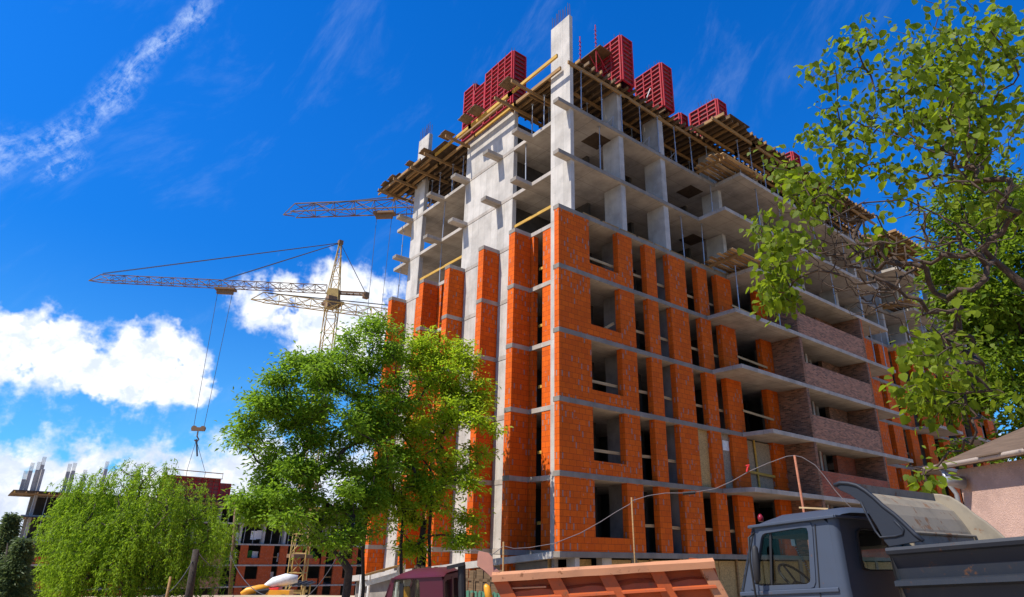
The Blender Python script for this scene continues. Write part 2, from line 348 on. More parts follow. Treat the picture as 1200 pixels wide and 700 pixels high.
# ------------------------------------------------------------------ the apartment block under construction
H = 3.0; ST = .22; XE = 56.0; YB = 18.3
BLD = thing('apartment_block', 'tall unfinished apartment block of orange blocks and bare concrete floors, nearest to the street', 'building', (0, 0, -3.1))
STUBS = [(3.25, 3.75), (5.9, 6.4), (9.2, 9.72), (12.05, 12.55), (16.0, 16.5)]
BALC1 = {1: (10.8, 29.5), 2: (13.0, 29.5), 3: (10.8, 29.5), 4: (10.8, 29.5), 5: (13.0, 29.5), 6: (10.8, 29.5), 7: (12.8, 29.6)}
BALC2 = {1: (35.2, 39.7), 2: (33.4, 39.7), 3: (35.2, 39.7), 4: (35.2, 39.7), 5: (33.5, 39.7), 6: (35.2, 39.7), 7: (33.6, 39.7)}
BALC3 = {k: (42.6, 48.0) for k in range(1, 8)}
def slab_outline(k, y0=0.):
    """plan outline of floor k: stubs for the fins on the left, balconies on the street side"""
    p = [(0, y0)]
    if k >= 1:
        for (a, b) in (BALC1[k], BALC2[k], BALC3[k]): p += [(a, y0), (a, -1.75), (b, -1.75), (b, y0)]
    p += [(XE, y0), (XE, YB), (1.05, YB)]
    for (a, b) in reversed(STUBS): p += [(1.05, b), (0, b), (0, a), (1.05, a)]
    p += [(1.05, .4), (0, .4)]
    return p
for k in range(0, 8):
    b = MB(); b.prism(slab_outline(k), 'z', H*k-ST, H*k); b.build('floor_slab', M['slab'], BLD, bevel=.012)
# street wall of hollow blocks: piers between the openings, floors 0 to 4
PIERS = [(0, 1.95), (3.92, 4.96), (5.96, 6.75), (7.76, 9.18), (10.2, 11.1), (12.0, 13.36), (15.85, 16.98),
         (25.47, 26.6), (29.7, 31.06), (31.93, 33.42), (34.65, 35.87), (37.5, 38.9), (40.6, 42.0), (44.6, 46.0), (48.6, 50.2), (52.2, 53.6)]
for lv in range(0, 5):
    z0, z1 = H*lv+.001, H*lv+H-ST-.001
    for i, (a, c) in enumerate(PIERS):
        b = MB()
        if i == 0:
            y1 = .32
            b.prism([(0.015, z0), (3.92, z0), (3.92, z0+.55), (1.95, z0+.55), (1.95, z1), (0.015, z1)], 'y', .02, y1)
        else: b.box(a, c, .02, .34, z0, z1)
        b.build('brick_pier' if i else 'brick_corner_wall', M['brick'], BLD, label='greyer brick pier with thick mortar joints' if (lv == 3 and i == 1) else None)
# concrete blades and columns on the street side
BLADES = [(4.45, 4.79), (7.86, 8.24), (13.22, 13.54), (17.72, 18.04), (22.0, 22.32), (26.6, 26.92), (30.4, 30.72), (34.0, 34.32), (37.7, 38.02), (42.2, 42.52), (47, 47.32), (51.5, 51.8), (55.5, 55.8)]
for lv in range(-1, 8):
    z0, z1 = H*lv+.001, H*lv+H-ST-.001
    if lv == 7: z1 = 23.8
    y0 = .12 if lv >= 5 else .40
    for (a, c) in BLADES:
        b = MB(); b.box(a, c, y0, 1.30 if lv >= 5 else 1.6, z0, z1); b.build('column', M['conc' if lv >= 5 else 'conc_dark'], BLD)  # columns behind the brick use the darker copy for interior shade
def rebar(parent, x0, x1, y0, y1, z, h=.9, nx=2, ny=6):
    b = MB()
    for i in range(nx):
        for j in range(ny):
            x = x0+(x1-x0)*i/max(1, nx-1); y = y0+(y1-y0)*j/max(1, ny-1); hh = h*random.uniform(.8, 1.1)
            b.tube((x, y, z-.1), (x+random.uniform(-.05, .05), y+random.uniform(-.05, .05), z+hh), .014, 5)
    b.build('rebar', M['rebar'], parent)
b = MB(); b.box(.89, 1.13, .1, 1.57, -3.1, 26.85); o = b.build('corner_column', M['wallc'], BLD, bevel=.015); rebar(o, .94, 1.08, .2, 1.48, 26.85, 1.0)
b = MB(); b.box(1.07, 1.37, 14.78, 16.2, -3.1, 27.35); o = b.build('corner_column', M['wallc'], BLD, bevel=.015); rebar(o, 1.12, 1.32, 14.9, 16.1, 27.35, 1.0)
b = MB()
for lv in range(-1, 8): b.box(1.07, 1.33, 4.9, 9.66, H*lv+.012, (H*lv+H-ST-.012) if lv < 7 else 23.85)
b.build('shear_wall', M['wallc'], BLD)
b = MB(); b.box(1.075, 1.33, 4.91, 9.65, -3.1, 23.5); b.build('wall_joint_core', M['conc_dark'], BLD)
# the fins of brick on the left side, floors 0 to 4, and the infill behind them
for lv in range(0, 5):
    z0, z1 = H*lv+.001, H*lv+H-ST-.001
    if lv == 0: z0 = -1.6
    for (a, c) in STUBS:
        b = MB(); b.box(.02, 1.05, a+.015, c-.015, z0, z1); b.build('brick_fin', M['brick'], BLD)
    z0 = H*lv+.001
    for (a, c) in [(1.58, 2.36), (3.05, 3.30), (3.74, 4.9), (9.68, 10.9), (11.7, 12.1), (12.54, 13.3), (14.15, 14.76), (16.22, 16.6), (16.5, 18.28)]:
        b = MB(); b.box(1.075, 1.36, a, c, z0 if lv else -.2, z1); b.build('brick_infill', M['brick'], BLD)
# timber rails across the openings
for lv in range(0, 5):
    z = H*lv+1.08
    for (a, c) in [(1.95, 3.92), (4.96, 5.96), (6.75, 7.76), (9.18, 10.2), (11.1, 12.0), (13.3, 16.1), (31.0, 32.0), (33.4, 34.7)]:
        if lv == 1 and a > 9 and a < 16: continue
        if lv == 0 and a < 3: continue
        b = MB(); yy = .45
        if lv == 3 and a < 3: b.beam((2.6, .6, H*lv+.25), (3.95, .5, H*lv+1.15), .05, .13)
        elif a == 13.3: b.beam((a-.1, -.05, z+.1), (c, -.06, z-.02), .04, .12)
        else: b.beam((a-.25, yy, z+random.uniform(-.04, .04)), (c+.25, yy, z+random.uniform(-.04, .04)), .05, .13)
        b.build('guard_rail', M['timber_l'], BLD)
    b = MB(); b.beam((1.5, 2.3, z), (1.5, 3.1, z+.02), .05, .13); b.build('guard_rail', M['timber_y'], BLD)
b = MB(); b.beam((1.25, 1.5, 16.08), (1.25, 4.95, 16.1), .05, .16); b.build('guard_rail', M['timber_y'], BLD)
b = MB(); b.beam((1.25, 9.6, 16.08), (1.25, 14.9, 16.1), .05, .16); b.build('guard_rail', M['timber_y'], BLD)
# loose boards along the slab edge of the open floors
for k in (5,):
    b = MB()
    for i in range(9): b.box(1.6+i*1.3, 2.75+i*1.3, .03, .12, H*k+.002, H*k+.1)
    b.build('edge_board', M['timber'], BLD)
# boarded openings on level 1
b = MB(); b.box(9.16, 10.22, .22, .245, 3.01, 5.77); b.build('board_infill', M['osb'], BLD)
b = MB(); b.box(11.08, 12.02, .22, .245, 3.01, 5.77); o = b.build('board_infill', M['osb_grey'], BLD)
b = MB(); b.box(11.42, 11.95, .205, .212, 4.95, 5.45); b.build('paper_notice', M['white'], BLD)
b = MB(); b.box(13.34, 14.9, .24, .262, 3.01, 5.7); b.box(14.9, 15.87, .25, .272, 3.01, 5.7); b.build('board_infill', M['osb_grey'], BLD)
b = MB(); b.beam((14.35, .17, 3.01), (14.25, .17, 5.75), .12, .05, (0, 1, 0)); b.beam((13.0, .11, 4.05), (16.2, .11, 3.95), .04, .13); b.build('board_brace', M['timber_y'], BLD)
# loggias of small brown brick in the middle of the street side
for lv in range(0, 5):
    z0, z1 = H*lv+.001, H*lv+H-ST-.001
    mb = M['brick_brown'] if lv > 1 else M['brick_red']
    mf = M['brick_pink'] if lv > 1 else M['brick_red']
    b = MB(); b.box(17.0, 17.25, -1.73, .02, z0, z1); b.build('loggia_side_wall', M['brick_brown'], BLD)
    b = MB(); b.box(25.2, 25.45, -1.73, .02, z0, z1); b.build('loggia_side_wall', M['brick_brown'], BLD)
    b = MB(); b.box(25.453, 25.62, -1.70, .02, z0, z1); b.build('brick_edge_strip', M['brick'], BLD)
    b = MB(); b.box(17.252, 25.198, -1.725, -1.6, z0, z0+1.30); b.build('loggia_parapet', mf, BLD)
    b = MB(); b.box(17.252, 21.2, .03, .28, z0, z1); b.box(22.9, 25.198, .03, .28, z0, z1); b.box(21.2, 22.9, .035, .28, z0, z0+.3); b.build('loggia_back_wall', mb, BLD)
    b = MB(); b.box(20.6, 20.8, -.12, .025, z0, z1); b.build('loggia_post', M['conc'], BLD)
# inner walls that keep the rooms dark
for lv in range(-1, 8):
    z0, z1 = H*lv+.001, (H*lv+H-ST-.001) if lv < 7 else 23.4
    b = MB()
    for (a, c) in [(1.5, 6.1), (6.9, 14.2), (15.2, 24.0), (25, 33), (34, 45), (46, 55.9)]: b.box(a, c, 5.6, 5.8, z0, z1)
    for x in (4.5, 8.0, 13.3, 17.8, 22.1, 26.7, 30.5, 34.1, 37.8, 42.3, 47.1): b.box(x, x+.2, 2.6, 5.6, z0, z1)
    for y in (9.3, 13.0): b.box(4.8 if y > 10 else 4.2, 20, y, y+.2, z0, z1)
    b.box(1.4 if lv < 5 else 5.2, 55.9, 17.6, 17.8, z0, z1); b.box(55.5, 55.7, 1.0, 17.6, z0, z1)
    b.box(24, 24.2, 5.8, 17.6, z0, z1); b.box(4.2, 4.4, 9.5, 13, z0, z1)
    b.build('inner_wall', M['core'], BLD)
# service openings in the ceilings, their darkness painted as dark sheets
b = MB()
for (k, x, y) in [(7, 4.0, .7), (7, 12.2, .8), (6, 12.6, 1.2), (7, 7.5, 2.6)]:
    b = MB(); b.box(x-.7, x+.5, y, y+1.1, H*k-ST-.03, H*k-ST-.004); b.build('ceiling_opening_sheet', M['ply'], BLD)
# ground floor: boards and concrete under the first slab
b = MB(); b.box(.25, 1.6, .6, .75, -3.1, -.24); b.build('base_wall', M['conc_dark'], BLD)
b = MB(); b.box(2.55, 3.1, .28, .6, -3.1, -.235); b.build('base_pillar', M['conc'], BLD)
b = MB()
for i in range(22): b.box(3.1+i*1.25, 4.33+i*1.25, .45+.01*(i % 3), .475+.01*(i % 3), -3.1, -.3)
b.box(.2, 2.55, .9, .93, -3.1, -.3)
b.build('board_hoarding', M['osb'], BLD)
b = MB()
for x in (5.6, 7.6, 9.0, 11.9, 15.2, 18.4, 21.7, 25.0): b.box(x, x+.12, .36, .445, -3.1, -.24)
b.build('hoarding_stud', M['timber'], BLD)
b = MB(); b.box(31, XE, .5, .7, -3.1, -.24); b.build('base_wall', M['conc_dark'], BLD)
# sloping ledge and base wall on the left side
b = MB(); b.prism([(.4, -.01), (9.5, -.90), (18.0, -1.7), (18.0, -2.0), (9.5, -1.2), (.4, -.25)], 'x', -.02, 1.06); b.build('sloping_ledge', M['conc'], BLD)
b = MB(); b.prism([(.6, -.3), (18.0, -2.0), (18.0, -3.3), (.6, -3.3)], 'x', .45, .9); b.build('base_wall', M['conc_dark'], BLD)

# ------------------------------------------------------------------ timber deck over the top floor
DECK = thing('deck_formwork', 'timber deck of beams and plywood along the street edge of the open top floor', 'formwork', (1.1, 0, 23.4))
for y in (.02, 1.65, 3.3, 5.0):
    for i in range(10):
        a = .7+4.3*i; b = MB(); b.beam((a, y, 23.52), (a+4.6, y+.12 if i % 2 else y, 23.52), .09, .19); b.build('primary_beam', M['timber'], DECK)
for i in range(84):
    x = 1.25+.5*i; lo = -.32-random.random()*.28
    if x > 10.4 and x < 30: lo = -.1
    b = MB(); b.beam((x, lo, 23.715), (x+random.uniform(-.08, .08), 5.4, 23.715), .08, .18); b.build('secondary_beam', M['timber_d' if i % 3 else 'timber'], DECK)
b = MB()
for i in range(36):
    for j in range(4): b.box(1.4+1.21*i, 2.6+1.21*i, -.1+1.31*j, 1.2+1.31*j, 23.81, 23.832)
b.build('plywood_sheet', M['ply'], DECK)
DECKB = thing('deck_formwork', 'projecting timber deck of the balcony bay, midway along the top street edge', 'formwork', (20, -1.2, 23.4))
for y in (-1.85, -.6):
    for i in range(5): b = MB(); b.beam((10.3+4*i, y, 23.56), (14.7+4*i, y, 23.56), .09, .19); b.build('primary_beam', M['timber'], DECKB)
for i in range(40):
    x = 10.7+.49*i; b = MB(); b.beam((x, -2.25-random.random()*.25, 23.75), (x+random.uniform(-.06, .06), -.05, 23.75), .08, .18); b.build('secondary_beam', M['timber_d' if i % 3 else 'timber'], DECKB)
b = MB()
for i in range(16): b.box(10.8+1.21*i, 12.0+1.21*i, -2.2, -.2, 23.85, 23.872)
b.box(11.2, 13.2, -2.5, -.6, 23.9, 23.93)
b.build('plywood_sheet', M['ply'], DECKB)
DECKF = thing('deck_formwork', 'timber deck half hidden by branches at the far right end of the top floor', 'formwork', (44, -1, 23.4))
for x0, x1 in ((33.2, 39.9), (42.2, 48.5)):
    for y in (-1.8, -.4): b = MB(); b.beam((x0, y, 23.56), (x1, y, 23.56), .09, .19); b.build('primary_beam', M['timber'], DECKF)
    b = MB(); n = int((x1-x0)/.5)
    for i in range(n): b.beam((x0+.5*i, -2.35, 23.75), (x0+.5*i, 1.5, 23.75), .08, .18)
    b.build('secondary_beam', M['timber'], DECKF)
    b = MB(); b.box(x0, x1, -2.2, 1.5, 23.85, 23.872); b.build('plywood_sheet', M['ply'], DECKF)
# left side
DECKL = thing('deck_formwork', 'timber deck with yellow edge beams along the sunny left side of the top floor', 'formwork', (1, 9, 23.4))
for i, (a, c) in enumerate([(.2, 4.3), (3.9, 8.2), (7.9, 12.4), (12.0, 16.2), (15.8, 18.6)]):
    b = MB(); b.beam((.12, a, 23.72), (.12, c, 23.72), .1, .2); b.build('edge_beam', M['timber_y' if i < 3 else 'timber'], DECKL)
    b = MB(); b.beam((.72, a+.4, 23.52), (.72, c+.2, 23.52), .1, .2); b.build('edge_beam', M['timber_y' if i == 1 else 'timber'], DECKL)
for y0, y1 in ((9.9, 18.5), (1.8, 4.8)):
    n = int((y1-y0)/.62)
    for i in range(n):
        y = y0+.62*i
        if y0 > 5: b = MB(); b.beam((.9+.38*(i % 12), y0-.1, 23.63), (.9+.38*(i % 12), y1, 23.63), .08, .18); b.build('joist', M['timber_d'], DECKL)
for x in (-.4, .3):
    b = MB(); b.beam((x, 13.0, 23.63), (x, 18.9, 23.63), .08, .18); b.build('joist', M['timber'], DECKL)
for i in range(5):
    b = MB(); b.beam((1.5+.55*i, 1.4, 23.63), (1.5+.55*i, 4.9, 23.63), .08, .18); b.build('joist', M['timber_d'], DECKL)
for bx in [(.85, 5.2, y, y+1.27) for y in (10.0, 11.3, 12.6, 13.9, 15.2, 16.5)]+[(.85, 5.2, 1.9, 4.9), (-.55, .84, 15.6, 18.9), (-.2, .84, 10.4, 15.58)]:
    b = MB(); b.box(*bx, 23.8, 23.822); b.build('plywood_sheet', M['ply'], DECKL)
for (y, x0, x1) in ((2.9, -.75, 2.2), (4.6, -.6, 2.6), (9.4, -.75, 2.3), (11.9, -.75, 2.4), (13.9, -.6, 2.4), (15.9, -.8, 2.2), (17.9, -.9, 2.0)):
    b = MB(); b.beam((x0, y, 23.38), (x1, y+.05, 23.38), .09, .19); b.build('cantilever_beam', M['timber'], DECKL)
for (y, w) in ((3.2, .95), (6.3, .9), (7.4, .8), (9.5, .9), (12.0, .8), (13.9, .7), (16.2, .9), (17.3, .8)):
    b = MB(); b.box(-.75, .0, y, y+w*.55, 23.86, 23.90); b.box(-.70, .05, y+w*.57, y+w, 23.87, 23.91)
    b.build('platform_board', M['timber_d'], DECKL)
b = MB(); b.beam((.5, 4.95, 23.93), (.5, 9.8, 23.93), .12, .16); b.beam((1.2, 4.95, 23.97), (1.2, 9.8, 23.97), .1, .2); b.build('edge_beam', M['timber'], DECKL)

# shoring props
def prop_mesh(h):
    b = MB(); b.tube((0, 0, 0), (0, 0, h*.56), .034, 8); b.tube((0, 0, h*.56), (0, 0, h), .024, 8); b.tube((0, 0, h*.54), (0, 0, h*.58), .05, 8)
    b.box(-.07, .07, -.07, .07, 0, .012); b.box(-.07, .07, -.07, .07, h-.012, h); return b
protos = {}
def prop(x, y, z0, z1, label, group):
    h = round(z1-z0, 2); key = (h, group)
    if key not in protos:
        o = prop_mesh(h).build('shoring_prop', M['steel'], loc=(0, 0, 0)); tag(o, label, 'prop', group); protos[key] = o
    else: o = protos[key].copy(); COL.objects.link(o)
    o.location = (x, y, z0); o.rotation_euler = (random.uniform(-.012, .012), random.uniform(-.012, .012), random.random()*3)
LT = 'slim steel prop holding up the timber deck on the open top floor'
for i in range(27): prop(1.6+1.52*i, .03, 21.01, 23.42, LT, 'props under the top deck')
for i in range(22): prop(1.9+1.82*i, 1.68, 21.01, 23.42, LT, 'props under the top deck')
for i in range(12): prop(2.3+2.6*i, 3.34, 21.01, 23.42, LT, 'props under the top deck')
for i in range(12): prop(13.1+1.35*i, -1.6, 21.01, 23.42, LT, 'props under the top deck')
for (x, y) in [(1.3, 2.6), (1.3, 3.6), (2.2, 3.0), (1.3, 10.4), (1.3, 11.6), (1.2, 13.0), (1.3, 14.2), (2.6, 12), (2.6, 13.6), (1.3, 16.9), (1.4, 17.8)]: prop(x, y, 21.01, 23.27, LT, 'props under the top deck')
LM = 'slim steel prop standing between bare slab edges below the top floor'
for (x, y) in [(3.1, .25), (12.4, .1), (14.9, -1.4), (17.4, -1.4), (21.6, -1.4), (25.5, -1.4), (28.6, -1.4), (34.3, -1.4), (37.4, -1.4)]: prop(x, y, 18.01, 20.77, LM, 'props between the lower slabs')
for (x, y) in [(11.2, .15), (9.6, .3), (14.4, -1.4), (18.6, -1.4), (23, -1.4), (26.7, -1.4), (29.1, -1.4), (34.2, -1.4), (37, -1.4)]: prop(x, y, 15.01, 17.77, LM, 'props between the lower slabs')
for (x, y) in [(11.7, -1.4), (15.7, -1.4), (27.4, -1.4), (29, -1.4), (35.5, -1.4)]: prop(x, y, 12.01, 14.77, LM, 'props between the lower slabs')
for z in (18.01, 15.01):
    for (x, y) in [(1.25, 4.0 if z > 17 else 30), (1.25, 12.3), (1.2, 17.6)]:
        if y < 20: prop(x, y, z, z+2.76, LM, 'props between the lower slabs')
# folding tripods at the feet of some props
for i, x in enumerate((4.0, 6.9, 9.2, 12.1, 15.4, 18.0)):
    b = MB()
    for k in range(3): b.tube((x, -.0+.05, 21.75), (x+.45*math.cos(2.1*k+.4), .5+.42*math.sin(2.1*k+.4), 21.02), .014, 5)
    o = b.build('prop_tripod', M['steel'], loc=(x, .3, 21.01)); tag(o, 'bent wire tripod steadying a prop on the open top floor', 'tripod', 'tripods of the props')
# timber work platforms sticking out from the street side
def platform(name, label, x0, x1, z, seed):
    rr_ = random.Random(seed)
    t = thing('work_platform', label, 'platform', ((x0+x1)/2, -.9, z))
    for x in (x0+.35, x1-.5): b = MB(); b.beam((x, .5, z+.06), (x-.05, -2.0, z+.12), .09, .17); b.build('bearer', M['timber'], t)
    for j in range(8):
        y = -1.9+.27*j; a = x0-rr_.uniform(.0, .5); b = MB(); b.beam((a, y, z+.2+rr_.random()*.03), (x1+rr_.uniform(-.1, .5), y+rr_.uniform(-.05, .05), z+.2+rr_.random()*.03), .2, .045); b.build('plank', M['timber' if j % 3 else 'timber_l'], t)
platform('a', 'stack of loose planks sticking out above the second balcony below the top deck', 10.9, 14.6, 21.15, 1)
platform('b', 'plank platform sticking out two floors lower, beside the yellow-green leaves', 11.2, 14.0, 15.1, 2)
platform('c', 'plank platform behind bare twigs near the right end of the block', 34.0, 37.5, 18.1, 3)

# red wall formwork standing on the deck
def form_panel(parent, p0, p1, z0, z1, nrm, ribs=.31, posts=.75):
    """one framed panel: dark sheet with red ribs on the side that nrm points to"""
    p0, p1, nrm = V3((*p0, 0)), V3((*p1, 0)), V3((*nrm, 0)); L = np.linalg.norm(p1-p0); d = (p1-p0)/L
    b = MB(); up = (0, 0, 1); z = V3((0, 0, 1))
    c0, c1 = p0+z*z0, p1+z*z0
    n = max(1, int(round(L/posts)))
    for i in range(n+1):
        q = p0+d*(L*i/n); b.beam(q+z*z0+nrm*.07, q+z*z1+nrm*.07, .07 if 0 < i < n else .09, .12, tuple(nrm))
    k = int(round((z1-z0)/ribs))
    for i in range(k+1):
        h = z0+(z1-z0)*i/k; b.beam(p0+z*h+nrm*.06, p1+z*h+nrm*.06, .10, .06)
    b.build('panel_frame', M['red'], parent)
    b = MB(); b.beam(p0+z*((z0+z1)/2), p1+z*((z0+z1)/2), .025, z1-z0); b.build('panel_sheet', M['formsheet'], parent)
M['formsheet'] = paint_mat('form_sheet', (.16, .035, .035), .6, .2, 0, .5)
def form_box(label, x0, x1, y0, y1, z0, z1, extra=0, bars=1):
    t = thing('wall_formwork', label, 'formwork', ((x0+x1)/2, (y0+y1)/2, z0))
    form_panel(t, (x0, y1), (x0, y0), z0, z1, (-1, 0)); form_panel(t, (x1, y0), (x1, y1), z0, z1, (1, 0))
    form_panel(t, (x0, y0), (x1, y0), z0, z1, (0, -1)); form_panel(t, (x1, y1), (x0, y1), z0, z1, (0, 1))
    if bars:
        b = MB()
        for i in range(7): b.tube((x0+.3+random.random()*.3, y0+.3+(y1-y0-.5)*i/7, z1-.2), (x0+.3, y0+.3+(y1-y0-.5)*i/7, z1+.5+random.random()*.4), .013, 5)
        b.build('rebar', M['rebar'], t)
    return t
t = form_box('tallest red formwork panels on the left side of the roof, nearest part', .9, 1.75, 4.95, 7.6, 23.95, 27.7)
t = form_box('lower red formwork panels between the tallest panels and the left end', .9, 1.6, 7.68, 8.8, 23.95, 27.15)
t = form_box('narrow red formwork panel at the left end of the row', .9, 1.6, 8.9, 9.95, 23.95, 27.75)
t = form_box('red formwork box with access platform and ladder bars, right of the tall corner column', 4.25, 5.05, -.48, 1.5, 23.9, 26.95)
b = MB(); b.box(3.2, 4.2, .1, 1.9, 26.1, 26.16); b.build('work_deck', M['timber_d'], t)
b = MB()
for (x, y) in ((3.25, 1.7), (3.3, .5)):
    b.tube((x, y, 24.6), (x, y, 27.9), .03, 6)
    for zz in np.arange(26.3, 27.8, .3): b.tube((x-.1, y, zz), (x+.1, y, zz), .02, 5)
b.tube((3.25, 1.7, 24.6), (4.2, 1.7, 26.2), .025, 5); b.tube((3.3, .5, 26.1), (4.2, .5, 25.0), .03, 5); b.tube((3.25, 1.0, 26.1), (4.2, .8, 24.6), .03, 5)
b.build('access_frame', M['red'], t)
form_panel(t, (3.1, 2.6), (3.9, 2.6), 23.9, 26.4, (0, -1))
t = form_box('second red formwork box on the street side of the roof, with a pale diagonal brace', 7.7, 8.5, -.48, 1.4, 23.9, 26.95)
b = MB(); b.tube((7.4, 1.0, 24.0), (7.62, .3, 25.6), .04, 6); b.build('brace', M['white'], t)
t = thing('wall_formwork', 'narrow dark formwork panel standing left of the second red box', 'formwork', (7.0, 2.0, 23.9)); form_panel(t, (6.8, 2.5), (6.8, 1.7), 23.9, 26.3, (-1, 0)); form_panel(t, (6.82, 1.7), (7.5, 1.7), 23.9, 26.3, (0, -1))
t = form_box('low red formwork panel behind the projecting balcony deck', 12.0, 12.8, -1.2, .7, 23.95, 26.1)
t = thing('wall_formwork', 'narrow dark formwork panel standing left of the low red panel', 'formwork', (11.6, 1.4, 23.9)); form_panel(t, (11.4, 1.9), (11.4, 1.1), 23.9, 26.1, (-1, 0)); form_panel(t, (11.42, 1.1), (12, 1.1), 23.9, 26.1, (0, -1))
t = form_box('small red formwork panel beside the leaves, farthest right on the roof', 20.6, 21.4, -1.2, .8, 23.95, 26.0)
def bars(label, x, y, z, n, h):
    b = MB()
    for i in range(n):
        q = (x+random.uniform(-.5, .5), y+random.uniform(-.6, .6)); b.tube((*q, z), (q[0]+random.uniform(-.1, .1), q[1], z+h*random.uniform(.6, 1.1)), .02, 5)
    o = b.build('rebar_cluster', M['rebar'], loc=(x, y, z)); tag(o, label, 'rebar')
bars('thin upright bars on the roof, left of the small far right red panel', 17.2, -.4, 23.9, 7, 2.2)
bars('thin upright bars rising behind the small far right red panel', 20.9, 0, 25, 6, 2.0)
bars('thin upright bars between the second red box and the low red panel', 14.4, .2, 23.9, 6, 1.6)
b = MB(); b.box(16.6, 17.5, -1.0, -.2, 23.9, 24.5); o = b.build('rubble_sack', M['white'], loc=(17, -.6, 23.9), bevel=.12); tag(o, 'pale sack on the roof edge beside the upright bars', 'sack')

# ------------------------------------------------------------------ trees
M['leaf_a'] = leaf_mat('box_elder_leaf', (.17, .27, .008), (.30, .40, .018), .5, .55, .2)
M['leaf_b'] = leaf_mat('dark_box_elder_leaf', (.08, .165, .010), (.175, .285, .016), .48, .55, .2)
M['leaf_w'] = leaf_mat('willow_leaf', (.085, .17, .008), (.22, .33, .016), .5, .55, .2)
M['leaf_c'] = leaf_mat('large_heart_leaf', (.026, .058, .005), (.19, .25, .010), .5, .55, .2)
M['leaf_d'] = leaf_mat('dense_broad_leaf', (.05, .105, .008), (.15, .22, .012), .5, .55, .2)
M['leaf_k'] = leaf_mat('conifer_leaf', (.05, .085, .025), (.11, .15, .05), .35)

M['bark_c'] = bark_mat('dark_brown_bark', (.075, .045, .028))
def leaves(name, m, parent, P, L, Wd, dirs=None, droop=.35, flat=.6, seed=0, form='fold'):
    """many small folded leaves at the points P (n x 3)"""
    r = np.random.default_rng(seed); n = len(P)
    nr = r.normal(size=(n, 3)); nr[:, 2] = np.abs(nr[:, 2])+flat; nr /= np.linalg.norm(nr, axis=1)[:, None]
    d = r.normal(size=(n, 3)) if dirs is None else dirs+r.normal(size=(n, 3))*.45
    d[:, 2] -= droop; d -= (d*nr).sum(1)[:, None]*nr*.75; d /= np.linalg.norm(d, axis=1)[:, None]+1e-9
    a = np.cross(d, nr); a /= np.linalg.norm(a, axis=1)[:, None]+1e-9; nn = np.cross(a, d)
    s = r.uniform(.5, 1.35, (n, 1)) if form == 'heart' else r.uniform(.65, 1.25, (n, 1))
    if form == 'heart':
        prof = [(0, 0, 0), (.02, .34, .06), (.30, .52, .05), (.68, .34, -.02), (1., 0, -.12), (.68, -.34, -.02), (.30, -.52, .05), (.02, -.34, .06), (.45, 0, -.03)]
        V = np.stack([P+s*(L*u*d+L*w*a*(Wd/L)+L*z*nn) for (u, w, z) in prof], 1)
        base = np.arange(n)[:, None]*9; pat = np.array([(8, i, (i+1) % 8) for i in range(8)])
        Fc = (base[:, :, None]+pat[None]).reshape(-1, 3); V = V.reshape(-1, 3)
    else:
        V = np.stack([P, P+s*(L*.5*d+Wd*.5*a+Wd*.22*nn), P+s*(L*d-.12*L*nn), P+s*(L*.5*d-Wd*.5*a+Wd*.22*nn)], 1).reshape(-1, 3)
        base = np.arange(n)[:, None]*4; pat = np.array([(0, 1, 2), (0, 2, 3)]); Fc = (base[:, :, None]+pat[None]).reshape(-1, 3)
    o0 = np.array(ORI.get(parent.name, (0, 0, 0))); V = V-o0
    me = bpy.data.meshes.new(name); me.vertices.add(len(V)); me.vertices.foreach_set('co', V.astype(np.float32).ravel())
    me.loops.add(len(Fc)*3); me.loops.foreach_set('vertex_index', Fc.astype(np.int32).ravel())
    me.polygons.add(len(Fc)); me.polygons.foreach_set('loop_start', (np.arange(len(Fc))*3).astype(np.int32))
    me.update(calc_edges=True); me.validate(); me.materials.append(m)
    o = bpy.data.objects.new(name, me); COL.objects.link(o); o.parent = parent; ORI[o.name] = tuple(o0); return o

def grow(trunk, att, seed, jit=.12, seglen=.8, tip=.012, power=.45, lift=.0, maxr=None, exclude=0):
    """branches: every point of att is joined to the nearest part of the tree grown so far; returns nodes, parents, radii, tip nodes"""
    r = np.random.default_rng(seed); N = [V3(p) for p in trunk]; par = [-1]+list(range(len(trunk)-1))
    att = np.array(att); root = N[-1] if exclude == 0 else N[exclude]
    order = np.argsort(np.linalg.norm(att-np.array(N[len(N)//2]), axis=1)); tips = []
    arr = np.zeros((len(N)+len(att)*14, 3)); arr[:len(N)] = N; cnt = len(N); first = max(1, len(trunk)//3)
    for i in order:
        p = att[i]; D = arr[first:cnt]-p; dist = np.linalg.norm(D, axis=1)+np.maximum(0, D[:, 2])*.9-lift*0
        j = int(np.argmin(dist))+first; q = arr[j]; L = np.linalg.norm(p-q); k = max(1, min(12, int(L/seglen+.5))); pr = j
        for t in range(1, k+1):
            w = t/k; x = q+(p-q)*w+r.normal(size=3)*jit*seglen*(0 if t == k else 1)+V3((0, 0, 1))*math.sin(w*math.pi)*L*.08
            arr[cnt] = x; par.append(pr); pr = cnt; cnt += 1
        tips.append(pr)
    cntc = np.zeros(cnt)
    for t in tips: cntc[t] += 1
    ch = [[] for _ in range(cnt)]
    for i in range(cnt-1, 0, -1): cntc[par[i]] += cntc[i]
    for i in range(1, cnt): ch[par[i]].append(i)
    rad = tip*np.maximum(1, cntc)**power
    if maxr: rad = np.minimum(rad, maxr)
    return arr[:cnt], par, ch, rad, tips
